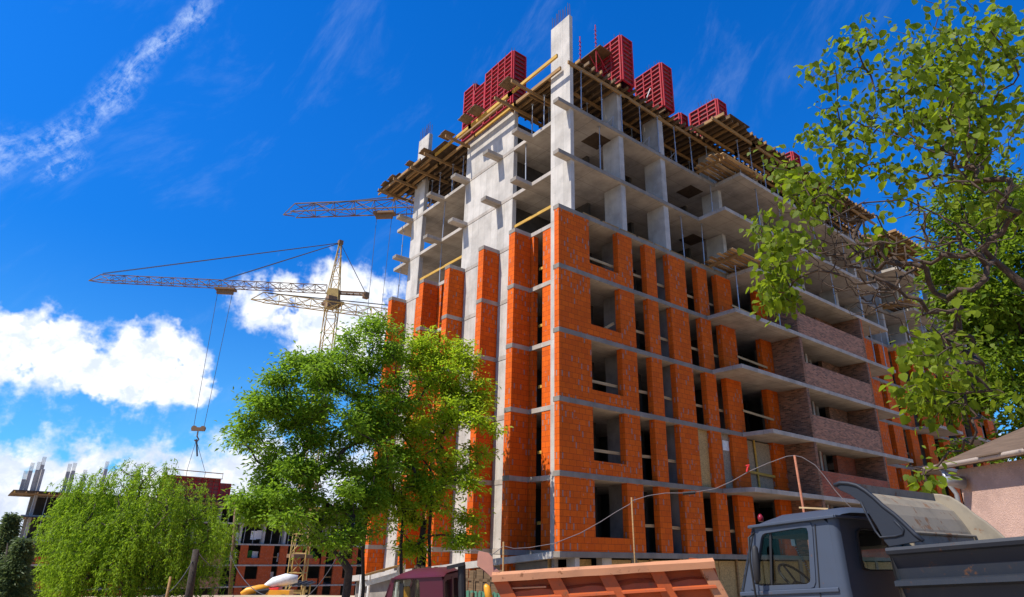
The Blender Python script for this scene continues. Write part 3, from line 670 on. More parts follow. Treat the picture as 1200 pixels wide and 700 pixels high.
def branch_mesh(name, m, parent, N, ch, rad, n=6, minr=0.):
    b = MB(); stack = [(0, None)]
    while stack:
        i, p = stack.pop(); pts = []; rs = []
        if p is not None: pts.append(N[p]); rs.append(min(rad[p], rad[i]*1.3))
        while True:
            pts.append(N[i]); rs.append(rad[i])
            if not ch[i]: break
            c = sorted(ch[i], key=lambda k: -rad[k])
            for k in c[1:]: stack.append((k, i))
            i = c[0]
        if len(pts) > 1 and rs[0] >= minr: rs[-1] *= .5; b.path(pts, rs, n if rs[0] > .04 else 4, cap=False)
    return b.build(name, m, parent, smooth=True)
def blobs_points(blobs, n, seed, shell=.45):
    r = np.random.default_rng(seed); vol = np.array([b[1][0]*b[1][1]*b[1][2] for b in blobs])**.75; k = r.choice(len(blobs), n, p=vol/vol.sum())
    v = r.normal(size=(n, 3)); v /= np.linalg.norm(v, axis=1)[:, None]; v *= (r.uniform(shell**3, 1, n)**(1/3))[:, None]
    c = np.array([b[0] for b in blobs], float)[k]; s = np.array([b[1] for b in blobs], float)[k]; return c+v*s
def tree(name, label, trunk, blobs, nb, nl, L, Wd, lm, bark, seed, sig=.4, cat='tree', tip=.012, droop=.35, maxr=None, group=None, flat=.6, jit=.14, form='fold', perkeep=1., seglen=.8, power=.45, clump=None):
    base = V3(trunk[0]); t = thing(name, label, cat, base, group)
    if clump:
        rc = np.random.default_rng(seed+9); cc = blobs_points(blobs, clump[0], seed, .55); k = rc.integers(0, len(cc), nb); sz = rc.uniform(.6, 1.35, len(cc))*clump[1]
        v = rc.normal(size=(nb, 3)); v /= np.linalg.norm(v, axis=1)[:, None]; att = cc[k]+v*(sz[k]*rc.uniform(.3, 1, nb))[:, None]*np.array([1, 1, .75])
    else: att = blobs_points(blobs, nb, seed)
    N, par, ch, rad, tips = grow(trunk, att, seed+1, tip=tip, maxr=maxr, jit=jit, seglen=seglen, power=power)
    branch_mesh('trunk', bark, t, N, ch, rad)
    r = np.random.default_rng(seed+2); tp = np.array(tips); tp = tp[r.random(len(tp)) < perkeep]; per = nl//len(tp)
    k = np.repeat(tp, per); pk = np.array([par[i] for i in k]); w = r.uniform(-.1, 1.0, (len(k), 1))
    # each twig carries its own flat spray of leaves
    size = np.repeat(r.uniform(.55, 1.3, len(tp)), per)[:, None]
    off = r.normal(size=(len(k), 3))*sig*size*np.array([1, 1, .55])
    P = N[k]*w+N[pk]*(1-w)+off; D = off/(np.linalg.norm(off, axis=1)[:, None]+1e-6)
    leaves('crown', lm, t, P, L, Wd, D, droop, flat, seed+3, form); return t
def gz(p): return V3((p[0], p[1], ground_z(p[0], p[1])))
def bl(px, py, D, w, h, d=None):
    """a lump of crown: centre seen at a pixel, D metres away, w and h half sizes in metres"""
    c = at(px, py, D); return (c, (w, d or w, h))

# two box elders in front of the left side
D1 = 25.
b0 = gz(at(405, 690, D1)); 
trunk = [b0, b0+V3((.05, .05, 1.0)), b0+V3((.1, .1, 1.9)), at(409, 668, D1)]
tree('box_elder_tree', 'darker multi-stemmed leafy tree left of the unfinished block, over the small red cab', trunk,
     [bl(318, 500, D1, 1.5, 1.5), bl(352, 455, D1, 1.7, 1.5), bl(400, 425, D1+.5, 1.5, 1.3), bl(440, 405, D1+.8, 1.2, 1.0), bl(395, 490, D1, 2.0, 1.7), bl(330, 560, D1-.3, 1.5, 1.2), bl(300, 535, D1, .9, 1.1), bl(420, 540, D1+.6, 1.7, 1.5), bl(375, 585, D1-.3, 1.8, .9), bl(440, 470, D1+1, 1.5, 1.6), bl(300, 485, D1, .7, .8), bl(350, 415, D1, .7, .8), bl(450, 385, D1+1, .8, .6), bl(340, 605, D1-.4, 1.5, .9), bl(425, 605, D1, 1.1, .9), bl(300, 580, D1-.3, .8, .8), bl(375, 625, D1-.3, 1.2, .6)],
     820, 47000, .18, .07, M['leaf_b'], M['bark_d'], 11, .25, maxr=.17, tip=.007, clump=(165, .42), droop=.35, flat=.7, seglen=.5)
D2 = 27.
b0 = gz(at(492, 690, D2))
trunk = [b0, b0+V3((0, .1, 1.5)), at(492, 655, D2), at(497, 610, D2)]
tree('box_elder_tree', 'brighter green slender leafy tree close to the brick fins, shading them', trunk,
     [bl(500, 480, D2, 1.3, 2.0), bl(530, 440, D2, 1.1, 1.3), bl(480, 420, D2, 1.0, 1.1), bl(545, 480, D2-.5, 1.1, 1.1), bl(520, 535, D2-.5, 1.6, 1.0), bl(455, 500, D2-1, 1.2, 1.5), bl(548, 410, D2, .5, .6), bl(568, 490, D2-1, .5, .6), bl(460, 560, D2-.5, 1.3, .9), bl(505, 400, D2, .7, .5), bl(560, 455, D2, .5, .6), bl(545, 560, D2-.6, .8, .6), bl(500, 590, D2-.6, 1.2, .7), bl(535, 600, D2-.6, .8, .7), bl(470, 605, D2-.6, .9, .7), bl(487, 636, D2-.6, .9, .5), bl(532, 628, D2-.6, .7, .5)],
     560, 25000, .20, .075, M['leaf_a'], M['bark_d'], 21, .25, maxr=.13, tip=.007, clump=(120, .33), droop=.35, flat=.7, seglen=.5)
for i, (px, top) in enumerate(((474, 590), (507, 570), (430, 600))):
    b0 = gz(at(px-4, 690, D2-.3)); q = at(px, top, D2-.3)
    trunk = [b0, (b0*2+q)/3+V3((.05, 0, .2)), (b0+q*2)/3-V3((.06, 0, 0)), q]
    tree('young_tree', ['thin straight dark trunk with few leaves, left of the stems by the brick fins', 'leaning thin trunk with sparse bright leaves beside the grey wall', 'crooked slender trunk with sparse leaves between the two big leafy trees'][i], trunk,
         [(q+V3((0, 0, .6)), (.8, .8, 1.2))], 30, 900, .19, .08, M['leaf_a'], M['bark_d'], 31+i, .3, maxr=.1, tip=.014)

# weeping willow on the left
DW = 42.
wb = gz(at(150, 700, DW)); wt = thing('willow_tree', 'broad bright weeping willow at the lower left, in front of the far brick block', 'tree', wb)
crown = [bl(150, 600, DW, 3.2, 2.6), bl(112, 625, DW, 2.5, 2.2), bl(200, 630, DW, 2.8, 2.2), bl(235, 640, DW, 1.6, 1.8), bl(85, 665, DW, 1.3, 1.8), bl(150, 650, DW-1, 3.2, 2.2), bl(92, 600, DW, 1.0, .9), bl(108, 578, DW, 1.1, .8), bl(155, 570, DW, 1.6, .9), bl(215, 590, DW, 1.4, 1.1)]
trunk = [wb, wb+V3((.1, 0, 1.5)), wb+V3((.3, .1, 3.2))]
att = blobs_points(crown, 560, 41, .5); N, par, ch, rad, tips = grow(trunk, att, 42, tip=.014, maxr=.35)
branch_mesh('trunk', M['bark'], wt, N, ch, rad)
PP = []; DD = []
for t_ in tips:
    p = N[t_].copy(); d = p-wb; d[2] = 0; d /= np.linalg.norm(d)+1e-6; v = d*.5+V3((rng.normal()*.3, rng.normal()*.3, .55)); 
    for k in range(4):
        q = p+rng.normal(size=3)*.25; vv = v+rng.normal(size=3)*.25; n = int(rng.integers(9, 26))
        for s_ in range(n):
            q = q+vv*.085; vv = vv*.86+V3((0, 0, -.22)); PP.append(q+rng.normal(size=3)*.04); DD.append(vv/np.linalg.norm(vv)+rng.normal(size=3)*.5)
            PP.append(q+rng.normal(size=3)*.06); DD.append(vv/np.linalg.norm(vv)+rng.normal(size=3)*.5)
leaves('crown', M['leaf_w'], wt, np.array(PP), .17, .05, np.array(DD), .55, .35, 43)

# dark evergreens at the left edge
def conifer(label, px, D, ytop, w, seed, n=9000):
    b0 = gz(at(px, 700, D)); top = at(px, ytop, D); h = top[2]-b0[2]; t = thing('conifer_tree', label, 'tree', b0)
    b = MB(); b.path([b0, (b0+V3((top[0], top[1], top[2])))/2, top], [.16, .10, .02], 7); b.build('trunk', M['bark_d'], t, smooth=True)
    r = np.random.default_rng(seed); u = r.random(n)**.8; nlay = 12; a = r.choice(40, n)*2*math.pi/40+r.normal(size=n)*.12; lay = np.floor(u*nlay)/nlay; rr_ = w*(1-lay*.85)*r.uniform(.35, 1., n)**.6*(.8+.35*np.sin(a*3+lay*9))
    P = np.stack([b0[0]+rr_*np.cos(a), b0[1]+rr_*np.sin(a), b0[2]+.6+(h-.5)*u-rr_*.28], 1); d = np.stack([np.cos(a), np.sin(a), -.3+0*a], 1)
    P += r.normal(size=P.shape)*.07; leaves('crown', M['leaf_k'], t, P, .17, .05, d, .0, .5, seed)
conifer('grey green conical evergreen in the lower left corner', 9, 33, 637, .85, 51, 16000)
conifer('dark evergreen cut by the left edge behind the grey green one', -13, 38, 606, .9, 52, 13000)

# big-leaved tree overhead on the right: limbs traced as they bend, leaves at the twig ends
DC = 12.5
cb = gz(at(1290, 690, DC)); ct = thing('catalpa_tree', 'overhanging tree with big heart-shaped leaves and bare twigs, at the right', 'tree', cb)
limb = [cb, at(1285, 560, DC), at(1265, 430, DC), at(1225, 355, DC), at(1165, 305, DC-.2), at(1120, 262, DC-.4), at(1062, 234, DC-.6), at(1010, 238, DC-.8), at(965, 262, DC-1)]
att = []
def spray(px0, py0, px1, py1, n, D=DC, sp=14, dd=.7, seed=0):
    r = np.random.default_rng(seed)
    for i in range(n):
        w = r.random(); att.append(at(px0+(px1-px0)*w+r.normal()*sp, py0+(py1-py0)*w+r.normal()*sp, D+r.normal()*dd))
spray(1150, 250, 1110, 60, 14, DC, 10, .5, 1); spray(1110, 60, 1180, 20, 30, DC, 26, .6, 2); spray(1060, 20, 1190, 60, 26, DC, 22, .8, 3); spray(1120, 150, 1190, 130, 34, DC, 24, .8, 4)
spray(1010, 40, 985, 70, 9, DC, 9, .3, 5); spray(970, 80, 1000, 150, 16, DC, 15, .5, 6); spray(945, 140, 1030, 190, 28, DC, 20, .6, 7); spray(1030, 110, 1090, 170, 26, DC, 22, .7, 8); spray(1080, 60, 1110, 110, 22, DC, 20, .7, 18)
spray(905, 200, 960, 240, 26, DC-.6, 13, .5, 9); spray(900, 260, 935, 300, 20, DC-.8, 13, .5, 10); spray(900, 300, 910, 350, 16, DC-.8, 8, .4, 11); spray(905, 345, 925, 355, 8, DC-.8, 6, .3, 12)
spray(960, 195, 1040, 205, 12, DC-.3, 14, .6, 13); spray(1060, 190, 1110, 220, 9, DC-.2, 15, .5, 14); spray(990, 270, 1040, 300, 5, DC-.5, 14, .5, 15); spray(1130, 210, 1190, 230, 12, DC, 18, .6, 16)
spray(1068, 428, 1100, 434, 8, DC-1.2, 15, .4, 17); spray(1066, 467, 1092, 478, 8, DC-1.2, 13, .4, 20); spray(1060, 420, 1085, 425, 8, DC-1.2, 8, .3, 21); spray(1150, 400, 1180, 470, 4, DC-.6, 18, .6, 22); spray(1085, 575, 1080, 560, 4, DC-1.2, 6, .1, 23)
spray(1120, 380, 1160, 330, 3, DC-.5, 20, .5, 24)
leafy = len(att)
def bare(px0, py0, px1, py1, n, seed, sp=16): spray(px0, py0, px1, py1, n, DC-.6, sp, .6, seed)
bare(940, 265, 1080, 330, 170, 101, 22); bare(950, 300, 1050, 345, 90, 102, 20); bare(1060, 250, 1170, 300, 110, 103, 18); bare(1080, 320, 1100, 420, 20, 104, 14); bare(985, 340, 1040, 370, 22, 105, 14); bare(1080, 150, 1190, 240, 120, 106, 22); bare(930, 220, 1010, 260, 60, 107, 16); bare(1090, 380, 1140, 500, 70, 108, 16); bare(1060, 540, 1100, 590, 10, 109, 10)
att_a = np.array(att); N, par, ch, rad, tips = grow(limb, att_a, 61, jit=.3, seglen=.22, tip=.0052, power=.44, maxr=.045)
for i in range(4): rad[i] = max(rad[i], .13-.015*i)
rad[4:9] = np.minimum(rad[4:9], [.075, .062, .048, .036, .028])
branch_mesh('trunk', M['bark_c'], ct, N, ch, rad, 7)
tipd = {}
D_ = np.linalg.norm(N[tips][:, None]-att_a[None, :leafy], axis=2).min(1) < 1e-6
lt = np.array(tips)[D_]; r = np.random.default_rng(62); k = np.repeat(lt, r.integers(9, 20, len(lt))); pk = np.array([par[i] for i in k]); w = r.uniform(0, 1.1, (len(k), 1))
off = r.normal(size=(len(k), 3))*.15; P = N[k]*w+N[pk]*(1-w)+off
leaves('crown', M['leaf_c'], ct, P, .13, .115, off/(np.linalg.norm(off, axis=1)[:, None]+1e-6)*.6, 1.0, .12, 63, 'heart')

# dense tree behind the house on the right
DT = 27.
b0 = gz(at(1215, 690, DT)); trunk = [b0, b0+V3((0, 0, 2.5)), at(1212, 520, DT), at(1205, 430, DT)]
tree('horse_chestnut_tree', 'dense dark broadleaf tree rising behind the pink house at the right edge', trunk,
     [bl(1185, 235, DT, 2.0, 2.0), bl(1150, 300, DT, 2.0, 2.0), bl(1200, 330, DT, 3, 2.5), bl(1128, 345, DT, 1.1, 1.3), bl(1155, 400, DT, 2.4, 2.2), bl(1220, 430, DT, 3.0, 3.0), bl(1128, 462, DT-1, 1.4, 1.2), bl(1175, 490, DT, 1.8, 1.2), bl(1180, 530, DT, .8, .7), bl(1230, 250, DT, 2.5, 2.5), bl(1140, 520, DT, .8, .6)],
     760, 36000, .24, .11, M['leaf_d'], M['bark_d'], 71, .36, maxr=.25, tip=.008, clump=(140, .55), seglen=.6)

# ------------------------------------------------------------------ far block on the left, behind the trees
YF = 90.
def fx(px, py=662): return onY(px, py, YF)[0]
FB = thing('apartment_block', 'lower unfinished brick block far behind the trees on the left', 'building', (10, YF, -12))
x0, x1 = -12.6, 46.
for z in (-9.6, -6.6, -3.6, -.6, 2.4):
    b = MB(); b.box(x0-.6, x1, YF-.1, YF+16, z-.22, z); b.build('floor_slab', M['slab'], FB)
b = MB(); b.box(x0-2.2, x1, YF-1.0, YF+16, 5.25, 5.4); b.build('deck_plywood', M['ply'], FB)
b = MB(); b.box(x0-1.6, x0+6, YF-1.0, YF+12, 2.1, 2.18); b.build('deck_plywood', M['ply'], FB)
for i in range(48):
    b = MB(); b.beam((x0-2+1.25*i, YF-1.5-random.random()*.4, 5.15), (x0-2+1.25*i, YF+6, 5.15), .1, .2); b.build('deck_beam', M['timber' if i % 3 else 'timber_y'], FB)
for y in (YF-.8, YF+2): b = MB(); b.beam((x0-2.4, y, 4.95), (x1, y, 4.95), .12, .22); b.build('deck_beam', M['timber'], FB)
for i in range(7): b = MB(); b.beam((x0-1.9+.9*i, YF-1.5, 1.98), (x0-1.9+.9*i, YF+4, 1.98), .1, .2); b.build('deck_beam', M['timber'], FB)
piers = [(-12.5, -10.8), (-8.3, -6.6), (-5.2, -3.2), (-1.5, .5), (2, 3.4)]+[(fx(a), fx(c)) for a, c in [(279, 288), (303, 318.5), (326, 335), (343, 352), (356, 361), (376, 381), (391, 402), (412, 418), (428, 440), (450, 456), (463, 470)]]
for z0, z1 in ((-9.6, -6.83), (-6.6, -3.83), (-3.6, -.83)):
    for i, (a, c) in enumerate(piers): b = MB(); b.box(a, c, YF, YF+.35, z0, z1); b.build('brick_pier', M['brick_far'], FB)
    for (a, c) in [(fx(288), fx(303)), (fx(361), fx(374)), (fx(402), fx(412)), (-10.8, -8.3)]: b = MB(); b.box(a, c, YF+.01, YF+.3, z0, z0+.95); b.build('sill_wall', M['brick_far'], FB)
    a, c = fx(232), fx(258); b = MB(); b.box(a-4, c-.6, YF-1.3, YF-1.1, z0, z0+1.4); b.box(c-.6, c, YF-1.3, YF, z0, z1); b.build('loggia_parapet', M['brick_pink'], FB)
    for (a, c) in ((fx(262), fx(279)), (fx(318.5), fx(326)), (fx(335), fx(343)), (fx(381), fx(391)), (fx(440), fx(450))): b = MB(); b.beam((a, YF+.4, z0+1.1), (c, YF+.4, z0+1.1), .06, .15); b.build('guard_rail', M['timber'], FB)
cols = [-12.3, -9.4, -6, -2.5, 1.2, 4.5, 8.2, 11.5, 15, 18.6, 22, 25.5, 29, 33, 37, 41, 45]
for i, x in enumerate(cols):
    b = MB(); b.box(x, x+.35, YF+.4, YF+1.6, -.6, 5.2 if i else 8.3); b.build('column', M['conc'], FB)
    b = MB(); b.box(x, x+.35, YF+9, YF+10.2, -.6, 5.2); b.build('column', M['conc'], FB)
for px, yt, yb in ((50, 545, 578), (44, 551, 590), (36, 552, 592), (28, 562, 584), (86, 552, 575), (80, 553, 575), (124, 550, 565), (161, 553, 570), (98, 560, 572)):
    q = onY(px, yt, YF+2); b = MB(); b.box(q[0]-.22, q[0]+.22, YF+1.6, YF+2.6, 5.4, q[2]); o = b.build('column', M['conc'], FB)
    b = MB()
    for k in range(5): b.tube((q[0]-.18+.09*k, YF+2.0, q[2]), (q[0]-.2+.1*k, YF+2.0, q[2]+1.1), .02, 4)
    b.build('rebar', M['rebar'], o)
M['gmesh'] = plain('green_mesh', (.05, .22, .03))
b = MB(); b.box(x0+.5, x1-.2, YF+6, YF+6.25, -12, 4.9); b.build('inner_wall', M['core'], FB)
for (a, c) in ((262, 279), (288, 303), (318, 326), (335, 343), (361, 376)):
    b = MB(); b.box(fx(a), fx(c)-.8, YF+1.2, YF+1.25, -3.5, -1.6); b.build('green_mesh', M['gmesh'], FB)
for (a, y) in ((296, -3), (326, -3.2), (270, -3.1), (270, -.2), (291, .0), (298, .1), (318, -6)): b = MB(); b.box(fx(a), fx(a)+.9, YF+1.0, YF+1.1, y, y+1.3); b.build('white_sheet', M['white'], FB)
for i in range(40):
    x = x0+1.4*i+.3
    for z in (2.41, -.59): b = MB(); b.tube((x, YF+.3, z), (x+.05, YF+.3, z+2.6), .05, 5); o = b.build('shoring_prop', M['steel'], loc=(x, YF+.3, z)); tag(o, 'steel prop on the upper open floors of the far block', 'prop', 'props of the far block')
def far_form(label, pxa, pxb, ytop, zb, rail=False):
    a, c = onY(pxa, ytop, YF)[0], onY(pxb, ytop, YF)[0]; zt = onY((pxa+pxb)/2, ytop, YF)[2]
    t = thing('wall_formwork', label, 'formwork', ((a+c)/2, YF, zb)); form_panel(t, (a, YF-.2), (c, YF-.2), zb, zt, (0, -1), .5, .9); form_panel(t, (a, YF+2), (a, YF-.2), zb, zt, (-1, 0), .5, .9); form_panel(t, (c, YF-.2), (c, YF+2), zb, zt, (1, 0), .5, .9)
    if rail:
        b = MB(); b.beam((a-.4, YF-.9, zt+.05), (c+.1, YF-.9, zt+.05), .9, .06); b.build('work_deck', M['timber'], t)
        b = MB(); b.beam((a-.2, YF-1.3, zt+.9), (c, YF-1.3, zt+.8), .06, .12)
        for k in range(4): b.tube((a+(c-a)*k/3, YF-1.3, zt), (a+(c-a)*k/3, YF-1.3, zt+.95), .04, 5)
        b.build('guard_rail', M['timber'], t)
far_form('long red formwork wall with a guard rail on the far block roof', 193, 258, 560, 5.4, True)
far_form('shorter red formwork wall right of the railed one on the far block', 258.5, 270, 567, 5.4)
far_form('low red formwork on the far block roof, left of the tree crown', 272, 282, 581, 5.4)
far_form('red formwork tower glimpsed through the dark tree, on the far block', 312, 325, 571, 5.4)
far_form('small red formwork low behind the right part of the dark tree', 395, 402, 592, 5.0)

# ------------------------------------------------------------------ tower cranes
def lattice(b, p0, p1, w0, w1, n, r, side, tri=False, r2=None):
    """square (or triangular, apex up) lattice truss from p0 to p1"""
    p0, p1, side = V3(p0), V3(p1), V3(side); d = (p1-p0)/np.linalg.norm(p1-p0); side = side-d*(side@d); side /= np.linalg.norm(side); up = np.cross(d, side); up = up if up[2] >= -1e-6 else -up
    r2 = r2 or r*.6
    def sec(t):
        w = (w0+(w1-w0)*t)/2; c = p0+(p1-p0)*t
        return [c-side*w-up*w*0, c+side*w-up*w*0, c+up*w*1.9] if tri else [c-side*w-up*w, c+side*w-up*w, c+side*w+up*w, c-side*w+up*w]
    S0 = [sec(i/n) for i in range(n+1)]; m = len(S0[0])
    for k in range(m): b.tube(S0[0][k], S0[-1][k], r, 5)
    for i in range(n):
        for k in range(m):
            k2 = (k+1) % m
            if (i+k) % 2: b.tube(S0[i][k], S0[i+1][k2], r2, 4)
            else: b.tube(S0[i][k2], S0[i+1][k], r2, 4)
            if tri and k != 0: b.tube(S0[i+1][k], S0[i][k2], r2, 4)
            b.tube(S0[i][k], S0[i][k2], r2, 4)
    return b
def crane(label, base, zj, zap, az_deg, L, Lc, wm, m_mast, m_jib, drop, ttrol, rigged, sc=1.):
    base = V3(base); t = thing('tower_crane', label, 'crane', base); d = V3((math.cos(R(az_deg)), math.sin(R(az_deg)), 0)); s = V3((-d[1], d[0], 0))
    top = V3((base[0], base[1], zj)); ap = V3((base[0], base[1], zap))
    b = lattice(MB(), base, top-V3((0, 0, 1.6)), wm, wm*.82, int((zj-base[2])/2.4), .085, s); b.build('mast', m_mast, t)
    b = MB()
    for z in np.arange(base[2]+9, zj-2, 9): b.box(base[0]-wm*.62, base[0]+wm*.62, base[1]-wm*.62, base[1]+wm*.62, z, z+.45)
    b.build('mast_collar', M['crane_o'], t)
    b = lattice(MB(), top-V3((0, 0, 1.6)), ap, wm*.85, .3, 5, .08, s); b.build('tower_head', m_mast, t)
    b = MB(); b.box(ap[0]-.35, ap[0]+.35, ap[1]-.35, ap[1]+.35, zap-.3, zap+.4); b.build('head_pulley', M['crane_o'], t)
    b = MB(); b.beam(top-V3((0, 0, 2.2)), top+V3((0, 0, .4)), 1.7, 1.5, tuple(d)); o = b.build('machine_platform', M['crane_y'], t)
    q = top+s*1.3-V3((0, 0, 2.2)); b = MB(); b.box(q[0]-.7, q[0]+.7, q[1]-.7, q[1]+.7, q[2]-.9, q[2]+1.0); o = b.build('cab', M['crane_o'], t, bevel=.06)
    j0 = top+d*1.2; j1 = top+d*L
    b = lattice(MB(), j0, j1-d*1.5, 1.3*sc, 1.15*sc, int(L/1.9/sc), .07*sc**.6, s, True); e = j1; b.tube(j1-d*1.5+V3((0, 0, 1.09*sc)), e, .07, 5); b.tube(j1-d*1.5+s*.5, e, .07, 5); b.tube(j1-d*1.5-s*.5, e, .07, 5); b.build('jib', m_jib, t)
    c1 = top-d*Lc
    b = MB()
    for k in (-.5, .5): b.beam(top+s*k, c1+s*k, .16, .28)
    for k in range(6): q = top-d*Lc*k/5; b.beam(q-s*.5, q+s*.5, .1, .12)
    b.build('counter_jib', m_jib, t)
    b = MB(); b.box(c1[0]-.4, c1[0]+.4, c1[1]-.4, c1[1]+.4, zj-.7 if rigged else zj-2.0, zj+.25); b.build('counterweight', M['crane_o'], t)
    b = MB()
    for w in (.46, .95): q = top+d*L*w+V3((0, 0, 1.2)); b.tube(ap, q, .045, 5); b.tube(ap+s*.1, q+s*.25, .045, 5)
    for k in (-.4, .4): b.tube(ap, c1+s*k, .05, 5)
    b.build('tie_rope', M['cable'], t)
    q = top+d*L*ttrol; b = MB(); b.beam(q-d*1.5-V3((0, 0, .35)), q+d*1.5-V3((0, 0, .35)), 1.3, .3); b.beam(q-d*1.2-V3((0, 0, .8)), q+d*1.2-V3((0, 0, .8)), .5, .6); o = b.build('trolley', M['crane_o'], t)
    hz = zj-drop; b = MB()
    for k in (-1, 1): b.tube(q+d*k*1.1-V3((0, 0, .8)), V3((q[0], q[1], hz))+d*k*.7, .035, 4)
    b.build('hoist_rope', M['cable'], t)
    hb = V3((q[0], q[1], hz)); b = MB(); b.beam(hb-d*.9+V3((0, 0, -.1)), hb+d*.9+V3((0, 0, -.1)), .35, .5); b.tube(hb-d*.6-s*.15, hb-d*.6+s*.15, .38, 12); b.tube(hb+d*.6-s*.15, hb+d*.6+s*.15, .38, 12); o = b.build('hook_block', M['crane_o'], t)
    b = MB(); b.path([hb+V3((0, 0, -.4)), hb+V3((0, 0, -1.1)), hb+V3((.3, 0, -1.5)), hb+V3((.1, 0, -1.9)), hb+V3((-.25, 0, -1.6))], .1, 6); b.build('hook', M['crane_o'], o)
    return t, q, hb
DCR = 97.
q = at(383, 342, DCR); ap = at(399, 285, DCR); base = V3((ap[0], ap[1], ground_z(ap[0], ap[1])))
tip = onZ(104, 329, q[2]); hk = at(240, 505, DCR)
Lj = np.hypot(*(tip-ap)[:2]); azj = math.degrees(math.atan2((tip-ap)[1], (tip-ap)[0]))
tq = onZ(266, 338, q[2]); tt = np.hypot(*(tq-ap)[:2])/Lj
hkd = onX(240, 503, tq[0]) ; hz = CAM[2]+np.hypot(*(tq-CAM)[:2])*((ray(236, 503)[2])/math.hypot(*ray(236, 503)[:2]))
c1, _, hb = crane('whole yellow tower crane standing left of the block, its hook hanging over the willow', base, q[2], ap[2], azj, Lj, 4.9, 2.1, M['crane_y'], M['crane_o'], q[2]-hz, tt, True)
# slings from its hook to the load below
b = MB()
for px, py in ((219, 552), (240, 552)):
    e = at(px, py, np.hypot(*(hb-CAM)[:2])); b.tube(hb-V3((0, 0, 1.6)), e, .03, 4)
e = at(231, 535, np.hypot(*(hb-CAM)[:2])); b.tube(hb-V3((0, 0, 1.5)), e, .12, 5)
o = b.build('lifting_sling', M['cable'], loc=hb); tag(o, 'thin chain slings hanging from the crane hook above the willow', 'sling')
# second crane: only its jib shows from behind the block
z2 = 44.; ta = onZ(332, 252, z2); tb = onZ(478, 247, z2); dv = (ta-tb)/np.linalg.norm(ta-tb); root = tb-dv*26
azj = math.degrees(math.atan2(dv[1], dv[0])); L2 = np.linalg.norm((ta-root)[:2])
crane('tower crane hidden behind the block except its upper jib beside the left roof corner', (root[0], root[1], ground_z(root[0], root[1])), z2, z2+4.5, azj, L2, 8, 2.0, M['crane_y'], M['crane_o'], 36, .66, False, 1.65)
z3 = 31.; ta = onZ(294, 351, z3); tb = onZ(456, 373, z3); dv = (ta-tb)/np.linalg.norm(ta-tb); root = tb-dv*22
azj = math.degrees(math.atan2(dv[1], dv[0])); L3 = np.linalg.norm((ta-root)[:2])
crane('tower crane hidden behind the block except its low jib crossing behind the yellow mast', (root[0], root[1], ground_z(root[0], root[1])), z3, z3+3., azj, L3, 6, 2.0, M['crane_y'], M['crane_y'], 20, .3, False, 1.2)
# sheltered foot of the yellow crane and the machine beside it
q = at(342, 684, 90); t = thing('crane_shelter', 'dark corrugated roof on a yellow frame at the foot of the yellow crane', 'shelter', (q[0], q[1], ground_z(q[0], q[1])))
b = MB()
for i in range(14): p = q+RH*(-2.3+.36*i); b.beam(p-FH*1.5, p+FH*1.5+V3((0, 0, .15)), .3, .12 if i % 2 else .3)
b.build('roof', M['black'], t)
b = MB()
for a in (-1.9, 1.9):
    for c in (-1.3, 1.3): p = q+RH*a+FH*c; b.tube((p[0], p[1], ground_z(q[0], q[1])), (p[0], p[1], q[2]-.1), .1, 6)
b.beam(q-RH*2.2-V3((0, 0, .9)), q+RH*2.0-V3((0, 0, .8)), .15, .3); b.build('frame', M['crane_y'], t)
D = 62.; q = at(318, 700, D); g0 = ground_z(q[0], q[1]); t = thing('site_loader', 'red and yellow site machine under the dark tree, with a pale canopy', 'machine', (q[0], q[1], g0))
M['red_b'] = paint_mat('bright_red_paint', (.60, .02, .02), .4, .1); M['org'] = paint_mat('machine_yellow', (.75, .32, .02), .4, .15)
b = MB(); b.beam(at(320.5, 712, D), at(321.5, 688.5, D), 1.0, 1.0, tuple(RH)); b.build('cab', M['red_b'], t, bevel=.05)
b = MB(); b.path([at(310, 687, D), at(320, 683, D), at(335, 679.5, D), at(349, 678.5, D)], [.15, .42, .5, .3], 10); b.build('canopy', M['white'], t, smooth=True)
b = MB(); b.path([at(282, 696, D), at(289, 693, D), at(303, 690.5, D), at(317, 689, D)], [.12, .28, .34, .3], 10); b.build('boom', M['org'], t, smooth=True)
b = MB(); b.beam(at(300, 699, D), at(316, 697, D), 1.2, .8, tuple(RH)); b.build('bonnet', M['black'], t, bevel=.08)
b = MB(); b.beam(V3((q[0], q[1], g0+1.1))-RH*1.6, V3((q[0], q[1], g0+1.1))+RH*1.6, 1.2, .8); b.build('chassis', M['org'], t)
for s_ in (-1.2, 1.2):
    for f_ in (-.8, .8): c = V3((q[0], q[1], g0+.6))+RH*s_+FH*f_; b = MB(); b.tube(c-FH*.18, c+FH*.18, .6, 16); b.build('wheel', M['black'], t)

# poles and wires on the left
def pole(label, px0, py0, px1, py1, D, r, m):
    b0 = gz(at(px0, py0, D)); tp = at(px1, py1, D); b = MB(); b.path([b0, (b0+tp)/2, tp], [r, r*.9, r*.75], 9); o = b.build('utility_pole', m, loc=b0, smooth=True); tag(o, label, 'pole'); return tp
p1_ = pole('leaning grey wooden pole between the willow and the dark tree', 269, 705, 277, 585, 55, .16, M['timber_d'])
p2_ = pole('short dark tarred pole in front of the willow', 221, 705, 230, 644, 32, .17, M['bark_d'])
pole('thin slanted rusty stake beside the dark tarred pole', 194, 705, 200, 676, 30, .06, M['timber'])
def wire(label, pts, r=.02, cat='wire', name='wire'):
    b = MB(); b.path(pts, r, 5); o = b.build(name, M['cable'], loc=pts[0], smooth=True); tag(o, label, cat)
def sag(a, b, s, n=14): a, b = V3(a), V3(b); return [a+(b-a)*i/n-V3((0, 0, 1))*4*s*(i/n)*(1-i/n) for i in range(n+1)]
